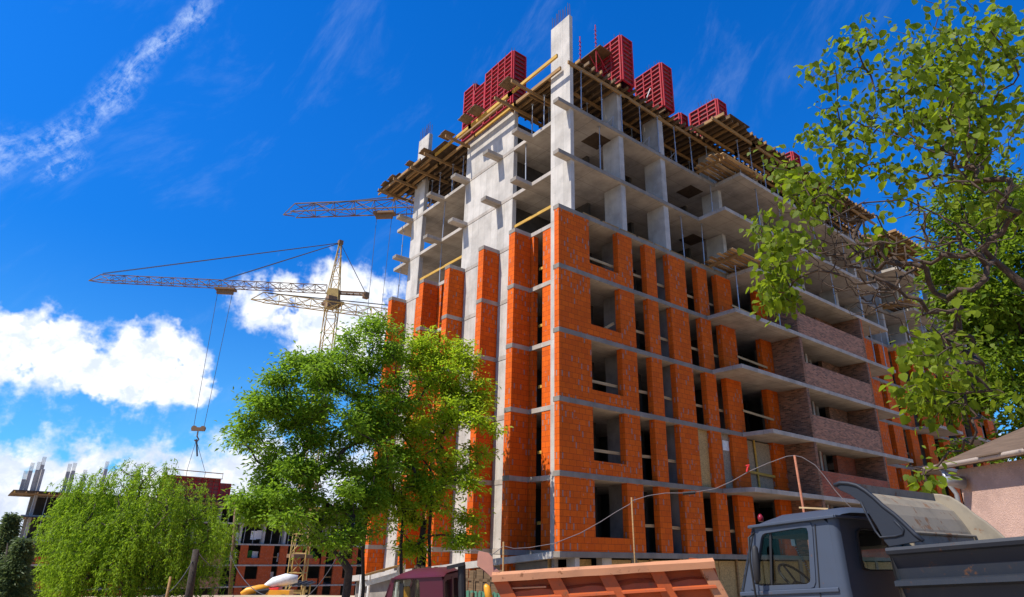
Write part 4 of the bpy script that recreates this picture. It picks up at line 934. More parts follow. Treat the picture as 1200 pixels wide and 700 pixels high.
wire('thin slack wire from the leaning grey pole down towards the tree', sag(p1_-V3((0, 0, 3.5)), at(312, 698, 48), .6), .025)
wire('thin wire between the leaning grey pole and the tarred pole', sag(p1_-V3((0, 0, 4.6)), p2_, .4), .02)
wire('slack dark wire looping from the tarred pole to the slanted stake', sag(p2_-V3((0, 0, .3)), at(180, 698, 30), .5), .02)
wire('slack wire under the dark tree running to the right', sag(at(330, 706, 40), at(402, 640, 40), 1.0), .025)

# temporary cable on sticks in front of the block
DK = 19.
sticks = [(590, 635, 'short pale stick carrying the cable beside the orange truck body', M['timber'], .025), (740, 583, 'thin pale stick carrying the cable behind the orange truck body', M['timber'], .022), (931, 534, 'tall rusty red stick carrying the cable above the grey cab', M['redwood'] if 'redwood' in M else M['timber'], .03)]
M['redwood'] = wood_mat('red_brown_stick', (.42, .16, .09), .6)
for px, py, lab, m, r in sticks:
    tp = at(px, py, DK); b0 = gz(tp); lean = RH*.16 if px > 900 else RH*.02; b = MB(); b.path([b0+lean, (b0+lean+tp)/2+RH*.02, tp], r, 7)
    o = b.build('cable_stick', M['redwood'] if px > 900 else m, loc=b0+lean, smooth=True); tag(o, lab, 'stick')
pts = [at(x, y, DK) for x, y in ((520, 646), (558, 645), (577, 650), (590, 640), (594, 641), (602, 643), (620, 642), (650, 637), (680, 625), (705, 611), (722, 600), (738, 591), (741, 587), (760, 581), (780, 578), (800, 578), (815, 577), (838, 573), (858, 564), (877, 553), (900, 543), (922, 535), (931, 534), (940, 536), (955, 545), (966, 558), (978, 574), (992, 590), (1010, 606))]
b = MB(); b.path(pts, .011, 6); o = b.build('power_cable', plain('grey_cable', (.17, .145, .145), .6), loc=pts[0], smooth=True); tag(o, 'grey temporary cable strung on sticks in front of the block', 'cable')
b = MB(); b.path([at(800, 578.5, DK-.02), at(815, 577.2, DK-.02)], .045, 7); b.build('cable_sleeve', M['black'], o)
b = MB(); b.path([at(875, 553, DK-.02), at(876, 548, DK-.02), at(878, 545, DK-.02), at(874, 546, DK-.02)], .025, 5); b.build('cable_tie', M['red_b'], o)

# fence and canopy at the foot of the left side
def fence(label, pa, pb, z0, z1, m, n, w=.04):
    t = thing('fence', label, 'fence', (pa[0], pa[1], z0)); pa, pb = V3((*pa[:2], 0)), V3((*pb[:2], 0)); b = MB()
    for i in range(n):
        a = pa+(pb-pa)*(i+.04)/n; c = pa+(pb-pa)*(i+.96)/n; zz = z1+random.uniform(-.04, .04); nn = np.cross(pb-pa, (0, 0, 1.)); nn /= np.linalg.norm(nn); nn *= (i % 2)*.03
        b.beam(a+nn+V3((0, 0, (z0+zz)/2)), c+nn+V3((0, 0, (z0+zz)/2)), w, zz-z0)
    b.build('board_panel', m, t); b = MB(); b.beam(pa+V3((0, 0, z1-.3)), pb+V3((0, 0, z1-.3)), .1, .08)
    for i in range(4): q = pa+(pb-pa)*i/3; b.box(q[0]-.06, q[0]+.06, q[1]-.06, q[1]+.06, z0, z1-.05)
    b.build('post', M['timber_d'], t)
pa, pb = at(484, 690, 24.5), at(594, 690, 22.0)
fence('weathered grey board fence behind the maroon cab', pa, pb, -3.1, at(540, 667, 23)[2], M['timber_d'], 26)
pa, pb = at(536, 700, 21), at(592, 700, 20.5)
fence('green corrugated metal fence low behind the orange truck body', pa, pb, -3.1, at(560, 693, 20.7)[2], paint_mat('green_sheet', (.08, .22, .13), .5, .1), 24, .02)
c = at(445, 672, 30); t = thing('canopy', 'low plank canopy at the left foot of the brick fins', 'canopy', gz(c)); a0, a1 = at(424, 675, 30), at(467, 663, 30); b = MB()
for i in range(6): b.beam(a0+FH*(.35*i), a1+FH*(.35*i), .3, .07)
b.build('plank_roof', M['timber'], t)
for p in (a0, a1, a0+FH*1.7, a1+FH*1.7): b = MB(); b.tube((p[0], p[1], ground_z(p[0], p[1])), p, .06, 6); b.build('post', M['white'], t)
b = MB(); b.beam(a0-V3((0, 0, .35)), a1-V3((0, 0, .35)), .08, .2); b.build('frame', M['white'], t)

# ------------------------------------------------------------------ pink house at the right
DH = 20.; h0 = at(1132, 600, DH); HZ0 = -2.6
hd = V3((math.cos(R(52.6)), math.sin(R(52.6)), 0)); hn = V3((-hd[1], hd[0], 0))      # along the wall (away), outwards (left)
eave = at(1118, 551, DH)[2]+.02
HS = thing('house', 'low house with a dusty pink wall and overhanging roof at the right edge', 'house', (h0[0], h0[1], HZ0))
stucco, g_, b_ = mat('pink_stucco'); o_ = objco(g_); c_ = g_.mix(g_.ss(g_.noise(o_, 1.2, 6, .65), .35, .7), (.50, .325, .26), (.37, .24, .195)); c_ = g_.mix(g_.ss(g_.noise(o_, 9, 5, .7), .52, .72, 0, .5), c_, (.62, .42, .34)); g_.set(b_.inputs['Base Color'], c_); b_.inputs['Roughness'].default_value = .95; bump(g_, b_, g_.noise(o_, 30, 5, .7), .9, .03)
def hp(a, n, z): return h0-hd*a+hn*n+V3((0, 0, z-h0[2]))
def hbox(b, a0, a1, n0, n1, z0, z1): return b.add([hp(a0, n0, z0), hp(a1, n0, z0), hp(a1, n1, z0), hp(a0, n1, z0), hp(a0, n0, z1), hp(a1, n0, z1), hp(a1, n1, z1), hp(a0, n1, z1)], [(0, 1, 2, 3), (7, 6, 5, 4), (1, 0, 4, 5), (2, 1, 5, 6), (3, 2, 6, 7), (0, 3, 7, 4)])
b = MB(); hbox(b, 0, 13, -6, 0, HZ0, eave-.02); b.build('wall', stucco, HS)
M['eave'] = wood_mat('eave_board', (.17, .115, .08), .6)
b = MB(); ov = .26
b.add([hp(-.7, ov, eave), hp(13.5, ov, eave), hp(13.5, -3, eave+1.3), hp(-.7, -3, eave+1.3), hp(-.7, ov, eave+.10), hp(13.5, ov, eave+.10), hp(13.5, -3, eave+1.42), hp(-.7, -3, eave+1.42)], [(0, 1, 2, 3), (7, 6, 5, 4), (1, 0, 4, 5), (2, 1, 5, 6), (3, 2, 6, 7), (0, 3, 7, 4)]); b.build('roof', M['eave'], HS)
b = MB(); rr_ = random.Random(5); a = -.7
while a < 13:
    w = rr_.uniform(.35, .8); hbox(b, a, a+w-.02, ov+.02, ov+.04+rr_.choice((0, .0, .06, .13))+rr_.uniform(0, .04), eave+.10, eave+.13); a += w+rr_.choice((.0, .0, .2))
b.build('roof_edge', M['eave'], HS)
b = MB(); b.path([hp(-.75, ov+.10, eave+.06), hp(13, ov+.10, eave+.10)], .06, 8); b.build('gutter', paint_mat('pale_gutter', (.46, .38, .32), .5, .3), HS, smooth=True)
b = MB(); b.path([hp(-.1, ov+.02, eave-.02), hp(-.1, .25, eave-.3), hp(-.06, .1, eave-.6), hp(-.06, .1, HZ0)], .055, 8); b.build('downpipe', M['steel'], HS, smooth=True)
q = at(1104, 563, DH-.6); t = thing('floodlight', 'floodlight with white lens hanging under the corner of the house roof', 'floodlight', q)
e = at(1128, 566, DH-.3); b = MB(); b.path([q, q+(e-q)*.25, e], [.09, .11, .16], 12); b.build('lamp_housing', M['steel'], t, smooth=True)
b = MB(); b.path([q-(e-q)*.05, q+(e-q)*.02], [.085, .1], 12); b.build('lens', M['white'], t, smooth=True); b = MB(); b.path([e, hp(-.2, .3, eave)], .03, 6); b.build('bracket', M['steel'], t)

# ------------------------------------------------------------------ trucks
class Rig:
    """axes of a parked truck: f forward, l across (0 near side, growing to the far side), u up; origin at a seen corner of its cab"""
    def __init__(s, px, py, depth, th, pit):
        t = R(th); p = R(pit); fw = -(RH*math.cos(t)-FH*math.sin(t)); s.far = RH*math.sin(t)+FH*math.cos(t)
        s.fw = V3((fw[0]*math.cos(p), fw[1]*math.cos(p), -math.sin(p))); s.up = np.cross(s.fw, -s.far); d = ray(px, py); s.o = CAM+d*(depth/(d@FH))
    def side(s, px, py, l=0.):
        d = ray(px, py); t = ((s.o+l*s.far-CAM)@s.far)/(d@s.far); P = CAM+t*d-s.o; return (P@s.fw, P@s.up)
    def back(s, px, py, f=0.):
        d = ray(px, py); t = ((s.o+f*s.fw-CAM)@s.fw)/(d@s.fw); P = CAM+t*d-s.o; return (P@s.far, P@s.up)
    def thing(s, name, label, cat, ug):
        t = thing(name, label, cat, s.o+s.up*0); t.matrix_world = Matrix(((s.fw[0], -s.far[0], s.up[0], s.o[0]), (s.fw[1], -s.far[1], s.up[1], s.o[1]), (s.fw[2], -s.far[2], s.up[2], s.o[2]), (0, 0, 0, 1)))
        ORI[t.name] = (0, 0, 0); s.t = t; return t
class TB(MB):
    """mesh in truck axes (f, l, u)"""
    def put(s, name, m, parent, bevel=0, smooth=False):
        s.v = [(a, -b, c) for a, b, c in s.v]; s.f = [q[::-1] for q in s.f]; o = s.build(name, m, parent, bevel=bevel, smooth=smooth); ORI[o.name] = (0, 0, 0); return o
    def frame(s, outer, inner, l0, l1, to3=lambda a, u, l: (a, l, u)):
        n = len(outer); vs = []
        for l in (l0, l1): vs += [to3(a, u, l) for a, u in outer]+[to3(a, u, l) for a, u in inner]
        fs = []
        for i in range(n):
            j = (i+1) % n; fs += [(i, j, n+j, n+i), (2*n+j, 2*n+i, 3*n+i, 3*n+j), (i, 2*n+i, 2*n+j, j), (n+j, 3*n+j, 3*n+i, n+i)]
        return s.add(vs, fs)
def rim(pts, d):
    """polygon shrunk towards its centre line by d"""
    c = np.mean(np.array(pts), 0); return [tuple(V3(p)+(c-V3(p))/np.linalg.norm(c-V3(p))*d) for p in pts]
def rounded(pts, r, n=4):
    out = []; m = len(pts)
    for i in range(m):
        p, a, b = V3(pts[i]), V3(pts[i-1]), V3(pts[(i+1) % m]); da = (a-p)/np.linalg.norm(a-p); db = (b-p)/np.linalg.norm(b-p)
        for k in range(n): t = k/(n-1); out.append(tuple((p+da*r)*(1-t)**2+2*p*t*(1-t)*1.0+(p+db*r)*t**2 if True else p))
    return out
def resample(poly, n):
    P = np.array(list(poly)+[poly[0]]); s = np.r_[0, np.cumsum(np.linalg.norm(np.diff(P, axis=0), axis=1))]; t = np.linspace(0, s[-1], n, endpoint=False)
    return [tuple(np.array([np.interp(q, s, P[:, k]) for k in (0, 1)])) for q in t]
def ringpair(outer, inner, n=48):
    """outer and inner outlines given the same number of points, started at the same angle"""
    def ang(poly):
        P = resample(poly, 240); c = np.mean(np.array(inner), 0); a = [math.atan2(q[1]-c[1], q[0]-c[0]) for q in P]; o = []
        for t in np.linspace(-math.pi, math.pi, n, endpoint=False):
            k = int(np.argmin([abs((x-t+math.pi) % (2*math.pi)-math.pi) for x in a])); o.append(P[k])
        return o
    return ang(outer), ang(inner)
def wheel(parent, f, l, u, r, w):
    b = TB(); b.path([(f, l, u), (f, l+w*.12, u), (f, l+w*.88, u), (f, l+w, u)], [r*.93, r, r, r*.93], 24); o = b.put('wheel', M['black'], parent, smooth=False)
    b = TB(); b.path([(f, l-.01, u), (f, l+.05, u)], [r*.5, r*.56], 18); b.put('rim', M['steel'], o)

M['grey_paint'] = paint_mat('blue_grey_truck_paint', (.047, .060, .088), .45, .22, 0, .35, (.12, .055, .03), 1.6, spec=.3)  # colour lowered to carry the tree shade over the cab
M['grey_dark'] = paint_mat('shade_darkened_body_paint', (.016, .020, .029), .55, .30, 0, .4, (.09, .04, .02), 1.6, spec=.25)  # tree shade on the dump body put into its base colour
M['rust_sheet'] = paint_mat('worn_pale_rusty_sheet', (.25, .21, .15), .8, .66, 0, .6, (.19, .10, .05), 1.5)
M['cab_in'] = plain('cab_lining', (.02, .02, .024), .8)
# grey dump truck
g1 = Rig(985, 687, 8.0, 55, 5); ug = -1.72
GT = g1.thing('dump_truck', 'blue grey dump truck with a rusty pale cab shield, parked nearest at the lower right', 'truck', ug)
Wc = 2.05
side_o = [(1.45, -.62), (1.345, 0.), (1.02, .735), (-.03, .735), (0.02, 0.), (0.02, -.62)]
win = [g1.side(884.5, 687), g1.side(950.5, 684.5), g1.side(947, 617.5), g1.side(893, 626)]
win = rounded(win, .055)
so, si = ringpair(side_o, win, 56)
for l0, nm in ((0, 'near'), (Wc-.05, 'far')):
    b = TB(); b.frame(so, si, l0, l0+.05); b.put('cab_side', M['grey_paint'], GT)
    b = TB(); b.prism([tuple(q) for q in win], 'y', l0+.02, l0+.026); b.put('side_window', M['glass'], GT)
b = TB(); b.beam((g1.side(960, 690)[0], -.003, -.6), (g1.side(960, 690)[0], -.003, -.06), .011, .012); b.beam((g1.side(960, 690)[0], -.003, -.06), (g1.side(954.5, 612)[0], -.003, .68), .011, .012)
b.put('door_gap', M['black'], GT)
b = TB(); b.beam((1.30, -.003, -.5), (1.31, -.003, .0), .012, .012); b.beam((1.31, -.003, 0), (1.0, -.003, .70), .012, .012); b.put('door_gap', M['black'], GT)
b = TB(); b.frame(*ringpair(rounded([(q[0], q[1]) for q in [g1.side(879, 693.5), g1.side(957, 689.5), g1.side(952, 610.5), g1.side(889, 620.5)]], .07), win, 56), -.012, .0); b.put('door_frame', M['grey_paint'], GT, bevel=.004)
b = TB(); b.beam((1.36, -.012, -.055), (.02, -.012, -.035), .03, .05); b.put('belt_moulding', M['grey_paint'], GT, bevel=.01)
vw = g1.side(905, 650)[0]
b = TB(); b.beam((vw+.10, .03, .04), (vw-.02, .03, .655), .035, .03); b.put('vent_window_bar', M['black'], GT)
# rear wall with its window, rounded corners of the cab
rw = rounded([(.41, .17), (1.62, .17), (1.6, .62), (.46, .62)], .08)
ro = [(.07, -.62), (1.98, -.62), (1.96, .80), (1.02, .87), (.10, .78)]
b = TB(); b.frame(*ringpair(ro, rw, 56), -.10, -.06, lambda a, u, l: (l-.0+.05*(1-(u+.6)/1.5), a, u)); b.put('cab_rear', M['grey_paint'], GT)
b = TB(); b.frame(*ringpair([tuple(q) for q in rim(rw, -.035)], rw, 56), -.125, -.09, lambda a, u, l: (l+.05*(1-(u+.6)/1.5), a, u)); b.put('window_seal', M['black'], GT)
b = TB(); b.add([(-.07, a, u) for a, u in rw], [tuple(range(len(rw)))]); b.put('rear_window', M['glass'], GT)
for l0, l1 in ((0, .07), (Wc, Wc-.07)):
    b = TB(); prof = [(.02, l0), (-.03, l0+(l1-l0)*.12), (-.065, l0+(l1-l0)*.45), (-.08, l1)]
    vs = []; 
    for u in (-.62, .0, .735): vs += [(f+(.0 if u < .5 else -.04)*1, l, u) for f, l in prof]
    n = 4; b.add(vs, [(k*n+i, k*n+i+1, (k+1)*n+i+1, (k+1)*n+i) for k in range(2) for i in range(3)]); b.put('cab_corner', M['grey_paint'], GT, smooth=True)
# roof shell, crowned, with a drip edge
b = TB(); nf, nl_ = 12, 12; vs = []
for i in range(nf+1):
    f = 1.06-1.20*i/nf
    for j in range(nl_+1):
        l = -.035+(Wc+.07)*j/nl_; e = min(1, min(j, nl_-j)/2.2)**.6; e2 = min(1, (i+.15)/3.0)**.55*min(1, (nf-i+.3)/1.3)**.5
        vs.append((f, l, .735+.125*e*e2+.03*math.sin(math.pi*j/nl_)*e2))
b.add(vs, [(i*(nl_+1)+j, i*(nl_+1)+j+1, (i+1)*(nl_+1)+j+1, (i+1)*(nl_+1)+j) for i in range(nf) for j in range(nl_)]); b.put('cab_roof', M['grey_paint'], GT, smooth=True)
b = TB(); b.beam((1.05, -.03, .735), (-.13, -.03, .745), .045, .035); b.beam((1.05, -.03, .735), (1.05, Wc+.03, .735), .045, .035); b.beam((-.12, -.03, .745), (-.12, Wc+.03, .745), .04, .035); b.put('drip_rail', M['grey_paint'], GT, bevel=.008)
# windscreen, front and floor
b = TB(); fo = [(.0, -.62), (Wc, -.62), (Wc, .735), (0, .735)]; fi = rounded([(.12, .06), (Wc-.12, .06), (Wc-.14, .66), (.14, .66)], .07)
to = lambda a, u, l: ((1.345-.44*max(0, u)-.17*min(0, u))+l, a, u)
b.frame(*ringpair(fo, fi, 56), -.04, .0, to); b.put('cab_front', M['grey_paint'], GT)
b = TB(); b.add([to(a, u, -.02) for a, u in fi], [tuple(range(len(fi)))]); b.put('windscreen', M['glass'], GT)
b = TB(); b.box(.06, 1.4, .05, Wc-.05, -.62, -.55); b.box(-.02, .10, .08, 1.2, -.5, .10); b.box(.1, .5, .08, Wc-.1, -.5, -.3); b.put('seat', M['cab_in'], GT, bevel=.02)
b = TB(); b.box(1.0, 1.3, .06, Wc-.06, -.3, .02); b.put('dashboard', M['cab_in'], GT, bevel=.03)
b = TB(); b.box(-.02, 1.0, .06, Wc-.06, .60, .735); b.put('headlining', M['cab_in'], GT)
b = TB(); b.box(.0, .95, 1.2, Wc-.06, .46, .598); b.put('dark_interior_band', M['cab_in'], GT)  # dark box added under the headlining to darken the upper cab
c = V3((.84, .50, .09)); ax = V3((-.75, 0, .66)); e1 = V3((0, 1, 0)); e2 = np.cross(ax, e1)
b = TB(); b.path([c+.255*(math.cos(a)*e1+math.sin(a)*e2) for a in np.linspace(0, 2*math.pi, 29)], .017, 7, cap=False)
for a in (.5, math.pi-.5, 4.71): b.tube(c-ax*.03, c+.25*(math.cos(a)*e1+math.sin(a)*e2), .014, 5)
b.tube(c-ax*.05, c-ax*.5, .03, 7); b.put('steering_wheel', M['black'], GT, smooth=True)
b = TB(); q0 = g1.side(930, 632, .9); 
for i in range(16): b.add([(q0[0]-.012*i+.0, .9, .52-.027*i), (q0[0]-.012*i+.014, .89, .515-.027*i), (q0[0]-.012*i, .885, .5-.027*i), (q0[0]-.012*i-.014, .9, .51-.027*i)], [(0, 1, 2, 3)])
b.box(q0[0]-.03, q0[0]+.03, .87, .9, .52, .66); b.put('bead_pendant', M['steel'], GT)
b = TB(); b.box(.42, .50, 1.0, 1.08, .05, .26); b.put('bottle', plain('pale_green_plastic', (.25, .42, .25)), GT, bevel=.02)
M['maroon_l'] = plain('dark_red_lens', (.22, .01, .02), .3)
# mirror, lamp, aerial
b = TB(); b.path([(1.0, -.01, .66), (1.04, -.09, .60), (1.07, -.10, .30), (1.08, -.09, -.1), (1.08, -.01, -.16)], .013, 6); b.put('mirror_arm', M['black'], GT, smooth=True)
b = TB(); b.path([(.93, -.14, .50), (.94, -.14, .47), (.96, -.14, .28), (.98, -.14, .10), (.99, -.14, .06)], [.015, .04, .05, .04, .015], 10); b.put('mirror', M['black'], GT, smooth=True)
q = g1.side(891, 606, .8); b = TB(); b.path([(q[0], .8, q[1]-.06), (q[0], .8, q[1]), (q[0], .8, q[1]+.04)], [.035, .04, .015], 10); b.put('roof_lamp', M['maroon_l'], GT, smooth=True)
q = g1.side(937, 595, .6); q2 = g1.side(970, 596.5, .6); b = TB(); b.beam((q[0], .6, q[1]), (q2[0], .62, q2[1]), .03, .02); b.put('roof_strip', M['timber_l'], GT)
# dump body: shield, gussets, sides
LN, LFR = -.14, 2.20
gus_px = [(977.5, 569), (984, 566), (994, 566.5), (1004, 569), (1014, 575), (1024, 583), (1034, 592.5), (1048, 603), (1060, 614), (1072, 626), (1082, 634), (1042, 641), (1036, 634), (1028, 618), (1018, 602), (1008, 589), (996, 580), (985, 575)]
gus = [g1.side(x, y, LN) for x, y in gus_px]
b = TB(); b.prism(gus, 'y', LN, LN+.035); o = b.put('shield_gusset', M['grey_dark'], GT, bevel=.006)
top = gus[:11]; b = TB(); b.path([(f, LN+.0, u) for f, u in top], .022, 6); b.put('gusset_rim', M['grey_dark'], GT, smooth=True)
em = [g1.side(x, y, LN) for x, y in ((1009, 588), (1016, 603), (1026, 622), (1032, 630), (1050, 628.5), (1058, 626), (1059, 621), (1048, 610))]
b = TB(); b.path([(f, LN-.006, u) for f, u in em], .012, 6); b.put('pressed_rib', M['grey_dark'], GT, smooth=True)
b = TB(); b.prism(gus, 'y', LFR-.035, LFR); b.put('shield_gusset', M['rust_sheet'], GT)
b = TB(); b.path([(f, LFR-.01, u) for f, u in top], .022, 6); b.put('gusset_rim', M['rust_sheet'], GT, smooth=True)
low = [gus[0]]+gus[:10:-1][:7]        # the front edge of the gusset, from the tip down to the body
pl = [gus[1], (gus[17][0], gus[17][1]), gus[16], gus[15], gus[14], gus[13], gus[12], (gus[12][0]-.03, -.7)]
b = TB(); vs = []
for l in (LN+.02, LFR-.02): vs += [(f, l, u) for f, u in pl]+[(f-.02, l, u+.012) for f, u in pl]
n = len(pl); fs = []
for i in range(n-1): fs += [(n+i, n+i+1, 3*n+i+1, 3*n+i), (i+1, i, 2*n+i, 2*n+i+1)]
fs += [(0, n, 3*n, 2*n), (n-1, 2*n+n-1, 3*n+n-1, n+n-1)]
b.add(vs, fs); b.put('cab_shield', M['rust_sheet'], GT)
bk = gus[11][0]
b = TB(); b.prism([(bk+.0, .52), (bk-.12, .50), (bk-.16, -.7), (bk, -.7)], 'y', LN+.3, LFR-.42); b.put('front_bulkhead', M['rust_sheet'], GT, bevel=.02)
b = TB(); b.path([(bk-.13, LN+.3, .51), (bk-.13, LFR-.42, .51), (bk-.15, LFR-.36, .2)], .018, 6); b.put('bulkhead_rim', M['rust_sheet'], GT)
ut = g1.side(1045, 642, LN)[1]
for sgn, l0, m_, nm in ((1, LN, M['grey_dark'], 'body_side'), (-1, LFR, M['grey_dark'], 'body_side')):
    P = [(-.03, 0), (-.045, -.03), (-.03, -.065), (.02, -.08), (.035, -.12), (.075, -.20), (.09, -.31), (-.02, -.325), (-.025, -.375), (.06, -.40), (.10, -.55), (.12, -1.0), (.16, -1.0), (.14, -.55), (.12, -.2), (.05, -.02)]
    b = TB(); n = len(P); vs = []
    for f, du in ((bk+.03, 0), (bk-1.2, .012), (bk-2.4, .03), (bk-3.9, .04)): vs += [(f, l0+sgn*a, ut+u+du) for a, u in P]
    b.add(vs, [(k*n+i, k*n+(i+1) % n, (k+1)*n+(i+1) % n, (k+1)*n+i) for k in range(3) for i in range(n)]+[tuple(range(n)), tuple(range(3*n, 4*n))[::-1]]); b.put(nm, m_, GT)
b = TB(); b.box(bk-3.9, bk, LN+.1, LFR-.1, -1.0, -.92); b.put('body_floor', M['rust_sheet'], GT); b = TB(); b.box(bk-3.95, bk-3.88, LN+.1, LFR-.1, -.95, .33); b.put('tailgate', M['grey_dark'], GT)
b = TB(); b.box(-4.4, 1.2, .65, .75, -1.15, -.95); b.box(-4.4, 1.2, 1.3, 1.4, -1.15, -.95); b.put('chassis', M['black'], GT)
b = TB(); b.box(1.2, 1.5, .0, Wc, -1.15, -.62); b.put('bumper', M['grey_dark'], GT, bevel=.03)
for f in (.75, -2.9):
    for l in (0, 1.72): wheel(GT, f, l, ug+.5, .5, .32)

# orange dump truck with a maroon cab
g2 = Rig(518.6, 671, 15.0, 5, 4); ug = -2.62
M['maroon'] = paint_mat('maroon_cab_paint', (.085, .010, .022), .4, .05, 0, .25)
M['orange_b'] = paint_mat('faded_orange_body_paint', (.40, .075, .014), .65, .5, 0, .5, (.22, .08, .035)); M['orange_w'] = paint_mat('worn_pale_orange_edge', (.48, .215, .105), .65, .45, 0, .4)
OT = g2.thing('dump_truck', 'faded orange dump truck with a maroon cab, parked in front of the block', 'truck', ug)
W2 = 2.3
f0 = g2.side(459, 675)[0]; f1 = g2.side(450, 700)[0]; slope = (f1-f0)/(g2.side(450, 700)[1]-g2.side(459, 675)[1])
fr = lambda u: f0+slope*(u+.06)
so_ = [(fr(-1.5), -1.5), (fr(-.06), -.06), (0.0, -.06), (-.02, -1.5)]
w1 = rounded([g2.side(457.5, 712), g2.side(492.5, 712), g2.side(491.5, 679), g2.side(462, 679.5)], .05)
for l0 in (0, W2-.05):
    b = TB(); b.frame(*ringpair(so_, w1, 48), l0, l0+.05); b.put('cab_side', M['maroon'], OT)
    b = TB(); b.prism(w1, 'y', l0+.02, l0+.026); b.put('side_window', M['glass'], OT)
fa = g2.side(470.5, 690)[0]; b = TB(); b.box(fa-.04, fa+.04, -.0, .04, -.9, -.18); b.put('window_post', M['black'], OT)
b = TB(); b.frame(*ringpair([(0.02, -1.5), (W2-.02, -1.5), (W2-.02, -.06), (.02, -.06)], rounded([(.2, -.75), (W2-.2, -.75), (W2-.2, -.17), (.2, -.17)], .06), 48), -.02, .03, lambda a, u, l: (l, a, u)); b.put('cab_rear', M['maroon'], OT)
b = TB(); b.box(.0, .01, .2, W2-.2, -.75, -.17); b.put('rear_window', M['glass'], OT); b = TB(); b.box(-.03, .04, W2*.5-.12, W2*.5+.12, -.8, -.12); b.put('rear_pillar', M['maroon'], OT)
b = TB(); b.frame(*ringpair([(0, -1.5), (W2, -1.5), (W2, -.06), (0, -.06)], rounded([(.12, -.85), (W2-.12, -.85), (W2-.12, -.16), (.12, -.16)], .06), 48), -.04, 0, lambda a, u, l: (fr(u)+l, a, u)); b.put('cab_front', M['maroon'], OT)
b = TB(); b.add([(fr(u)-.02, a, u) for a, u in rounded([(.12, -.85), (W2-.12, -.85), (W2-.12, -.16), (.12, -.16)], .06)], [tuple(range(16))]); b.put('windscreen', M['glass'], OT)
b = TB(); nf, nl_ = 10, 10; vs = []
for i in range(nf+1):
    f = fr(-.06)+.03-(fr(-.06)+.07)*i/nf
    for j in range(nl_+1):
        l = -.03+(W2+.06)*j/nl_; e = min(1, min(j, nl_-j)/1.6)**.5; e2 = min(1, (i+.1)/3.2)**.6*min(1, (nf-i+.2)/1.2)**.5
        vs.append((f, l, -.08+.13*e*e2+.03*e2*math.sin(math.pi*j/nl_)))
b.add(vs, [(i*(nl_+1)+j, i*(nl_+1)+j+1, (i+1)*(nl_+1)+j+1, (i+1)*(nl_+1)+j) for i in range(nf) for j in range(nl_)]); b.put('cab_roof', M['maroon'], OT, smooth=True)
b = TB(); b.box(.15, .5, .1, W2-.1, -1.4, -.9); b.box(.1, .25, .3, .9, -1.3, -.45); b.put('seat', M['cab_in'], OT, bevel=.03)
fb_ = g2.side(475, 690, .9)[0]; b = TB(); b.box(fb_-.1, fb_+.1, .9, 1.0, -.85, -.28); b.put('seat_cover', M['org'], OT, bevel=.02)
q = g2.side(541, 661, .15); b = TB(); b.path([(q[0], .15, -1.5), (q[0], .15, q[1]-.03)], .085, 10); b.beam((q[0]-.06, .15, q[1]), (q[0]+.30, .15, q[1]-.06), .26, .07); b.put('air_intake', M['black'], OT)
LB = -.12
def sp(x, y, l=LB): return g2.side(x, y, l)
# body: top rail, slanted ribs, recessed bays with a bulging lower part, shield
b = TB(); r0, r1 = sp(577, 676), sp(836, 659.5)
n = 12; vs = []; P = [(-.12, .0), (-.12, .13), (.0, .19), (.16, .17), (.16, 0)]; rr_ = random.Random(3)
for i in range(n+1):
    t = i/n; f = r0[0]+(r1[0]-r0[0])*t; u = r0[1]+(r1[1]-r0[1])*t-.10; vs += [(f, LB+a+rr_.uniform(-.004, .004), u+c_+rr_.uniform(-.005, .005)) for a, c_ in P]
m_ = len(P); b.add(vs, [(k*m_+i, k*m_+(i+1) % m_, (k+1)*m_+(i+1) % m_, (k+1)*m_+i) for k in range(n) for i in range(m_)]+[tuple(range(m_)), tuple(range(n*m_, n*m_+m_))[::-1]]); b.put('top_rail', M['orange_w'], OT)
SL = .55
ribs = [(577, 594), (640, 656), (701, 718), (761, 777), (820, 834)]
for i, (xa, xb) in enumerate(ribs):
    yr = 676-(xa-577)/259*16.5; a0, a1 = sp(xa, yr+4), sp(xb, yr+3); a2, a3 = sp(xb+SL*60, yr+63), sp(xa+SL*60-4, yr+64)
    b = TB(); b.prism([a0, a1, a2, a3], 'y', LB-.03, LB+.24); b.put('side_rib', M['orange_b'] if i < 4 else M['orange_w'], OT, bevel=.012)
for i in range(4):
    xa, xb = ribs[i][1]-4, ribs[i+1][0]+4; yr = 676-(xa-577)/259*16.5; ya, yb = yr, yr-(xb-xa)/259*16.5
    rows = [(3, .20), (15+2.5*(i % 2), .19), (17.5+(i % 2), .11), (20, .04), (24.5, .0), (26, -.07), (28.5, -.08), (30.5, .12), (60, .14)]
    b = TB(); vs = []; nx = 7
    for k, (dy, l) in enumerate(rows):
        for j in range(nx):
            t = j/(nx-1); wav = math.sin(t*math.pi)*(-2.5 if 0 < k < 4 else 0)+(rr_.uniform(-.7, .7) if k in (1, 2, 3) else 0)
            f, u = sp(xa+(xb-xa)*t+SL*dy, ya+(yb-ya)*t+dy+wav, LB); vs.append((f, LB+l, u))
    b.add(vs, [(k*nx+j, k*nx+j+1, (k+1)*nx+j+1, (k+1)*nx+j) for k in range(len(rows)-1) for j in range(nx-1)]); b.put('side_panel', M['orange_b'], OT)
a, c = sp(594, 690), sp(640, 688); b = TB(); b.beam((a[0], LB+.05, a[1]), (c[0], LB+.05, c[1]), .05, .03); b.put('side_bead', M['orange_w'], OT)
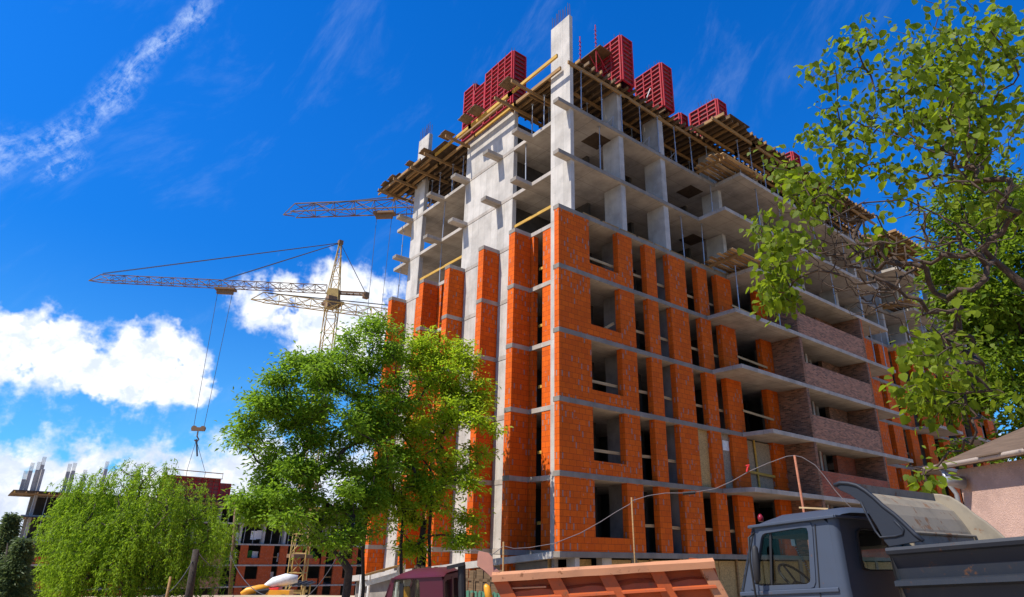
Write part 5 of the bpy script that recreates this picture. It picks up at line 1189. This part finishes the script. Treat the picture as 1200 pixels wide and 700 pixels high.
ef, eu = r1; b = TB(); q2_ = sp(850, 705); b.add([(ef, LB, eu+.05), (ef, 2.4, eu+.05), (q2_[0], 2.3, q2_[1]), (q2_[0], LB, q2_[1]), (ef+.06, LB, eu+.05), (ef+.06, 2.4, eu+.05), (q2_[0]+.06, 2.3, q2_[1]), (q2_[0]+.06, LB, q2_[1])], [(0, 1, 2, 3), (7, 6, 5, 4), (0, 4, 5, 1), (1, 5, 6, 2), (2, 6, 7, 3), (3, 7, 4, 0)]); b.put('tailgate', M['orange_b'], OT)
sh = [sp(x, y) for x, y in ((560, 648.5), (561, 646), (572, 648), (577, 653), (579, 677), (575, 676), (568, 669), (559, 663))]
M['pinkish'] = paint_mat('faded_pink_shield_paint', (.48, .22, .15), .6, .3)
b = TB(); b.prism(sh, 'y', LB, LB+.05); b.put('shield_gusset', M['pinkish'], OT)
b = TB(); b.add([(sh[0][0], LB+.05, sh[0][1]-.06), (sh[0][0], 2.25, sh[0][1]-.12), (sh[7][0], 2.25, sh[7][1]), (sh[7][0], LB, sh[7][1]), (sh[5][0], LB, sh[5][1]), (sh[5][0], 2.25, sh[5][1])], [(0, 1, 2, 3), (3, 2, 5, 4)]); b.put('cab_shield', M['pinkish'], OT)
bf = r0[0]; b = TB(); b.prism([(bf, r0[1]-.1), (bf-.06, r0[1]-.1), (bf-1.0, -1.3), (bf-.94, -1.3)], 'y', LB+.1, 2.3); b.box(q2_[0], bf-.9, LB+.1, 2.3, -1.35, -1.25); b.prism([(r0[0], r0[1]-.1), (r1[0], r1[1]-.1), (q2_[0], -1.3), (bf-.9, -1.3)], 'y', 2.25, 2.32); b.put('body_shell', M['orange_b'], OT)
b = TB(); q = sp(575, 688); b.path([(q[0]+.12, LB, q[1]+.05), (q[0]+.08, LB, q[1]), (q[0]+.02, LB, q[1]-.35)], [.03, .07, .09], 9); b.put('side_lamp', M['red_b'] if False else M['org'], OT, smooth=True)
for i, (x, y) in enumerate(((636, 672), (770, 662))):
    q = sp(x, y, LB-.05); b = TB(); b.path([(q[0]+.03*math.cos(a_), LB-.06, q[1]+.03*math.sin(a_)) for a_ in np.linspace(0, 5, 9)], .008, 5); b.put('tie_ring', M['black'], OT)
b = TB(); b.box(-5.2, 1.2, .7, .8, -1.75, -1.5); b.box(-5.2, 1.2, 1.5, 1.6, -1.75, -1.5); b.put('chassis', M['black'], OT)
for f in (.7, -3.0, -4.3):
    for l in (0, 1.95): wheel(OT, f, l, ug+.5, .5, .32)
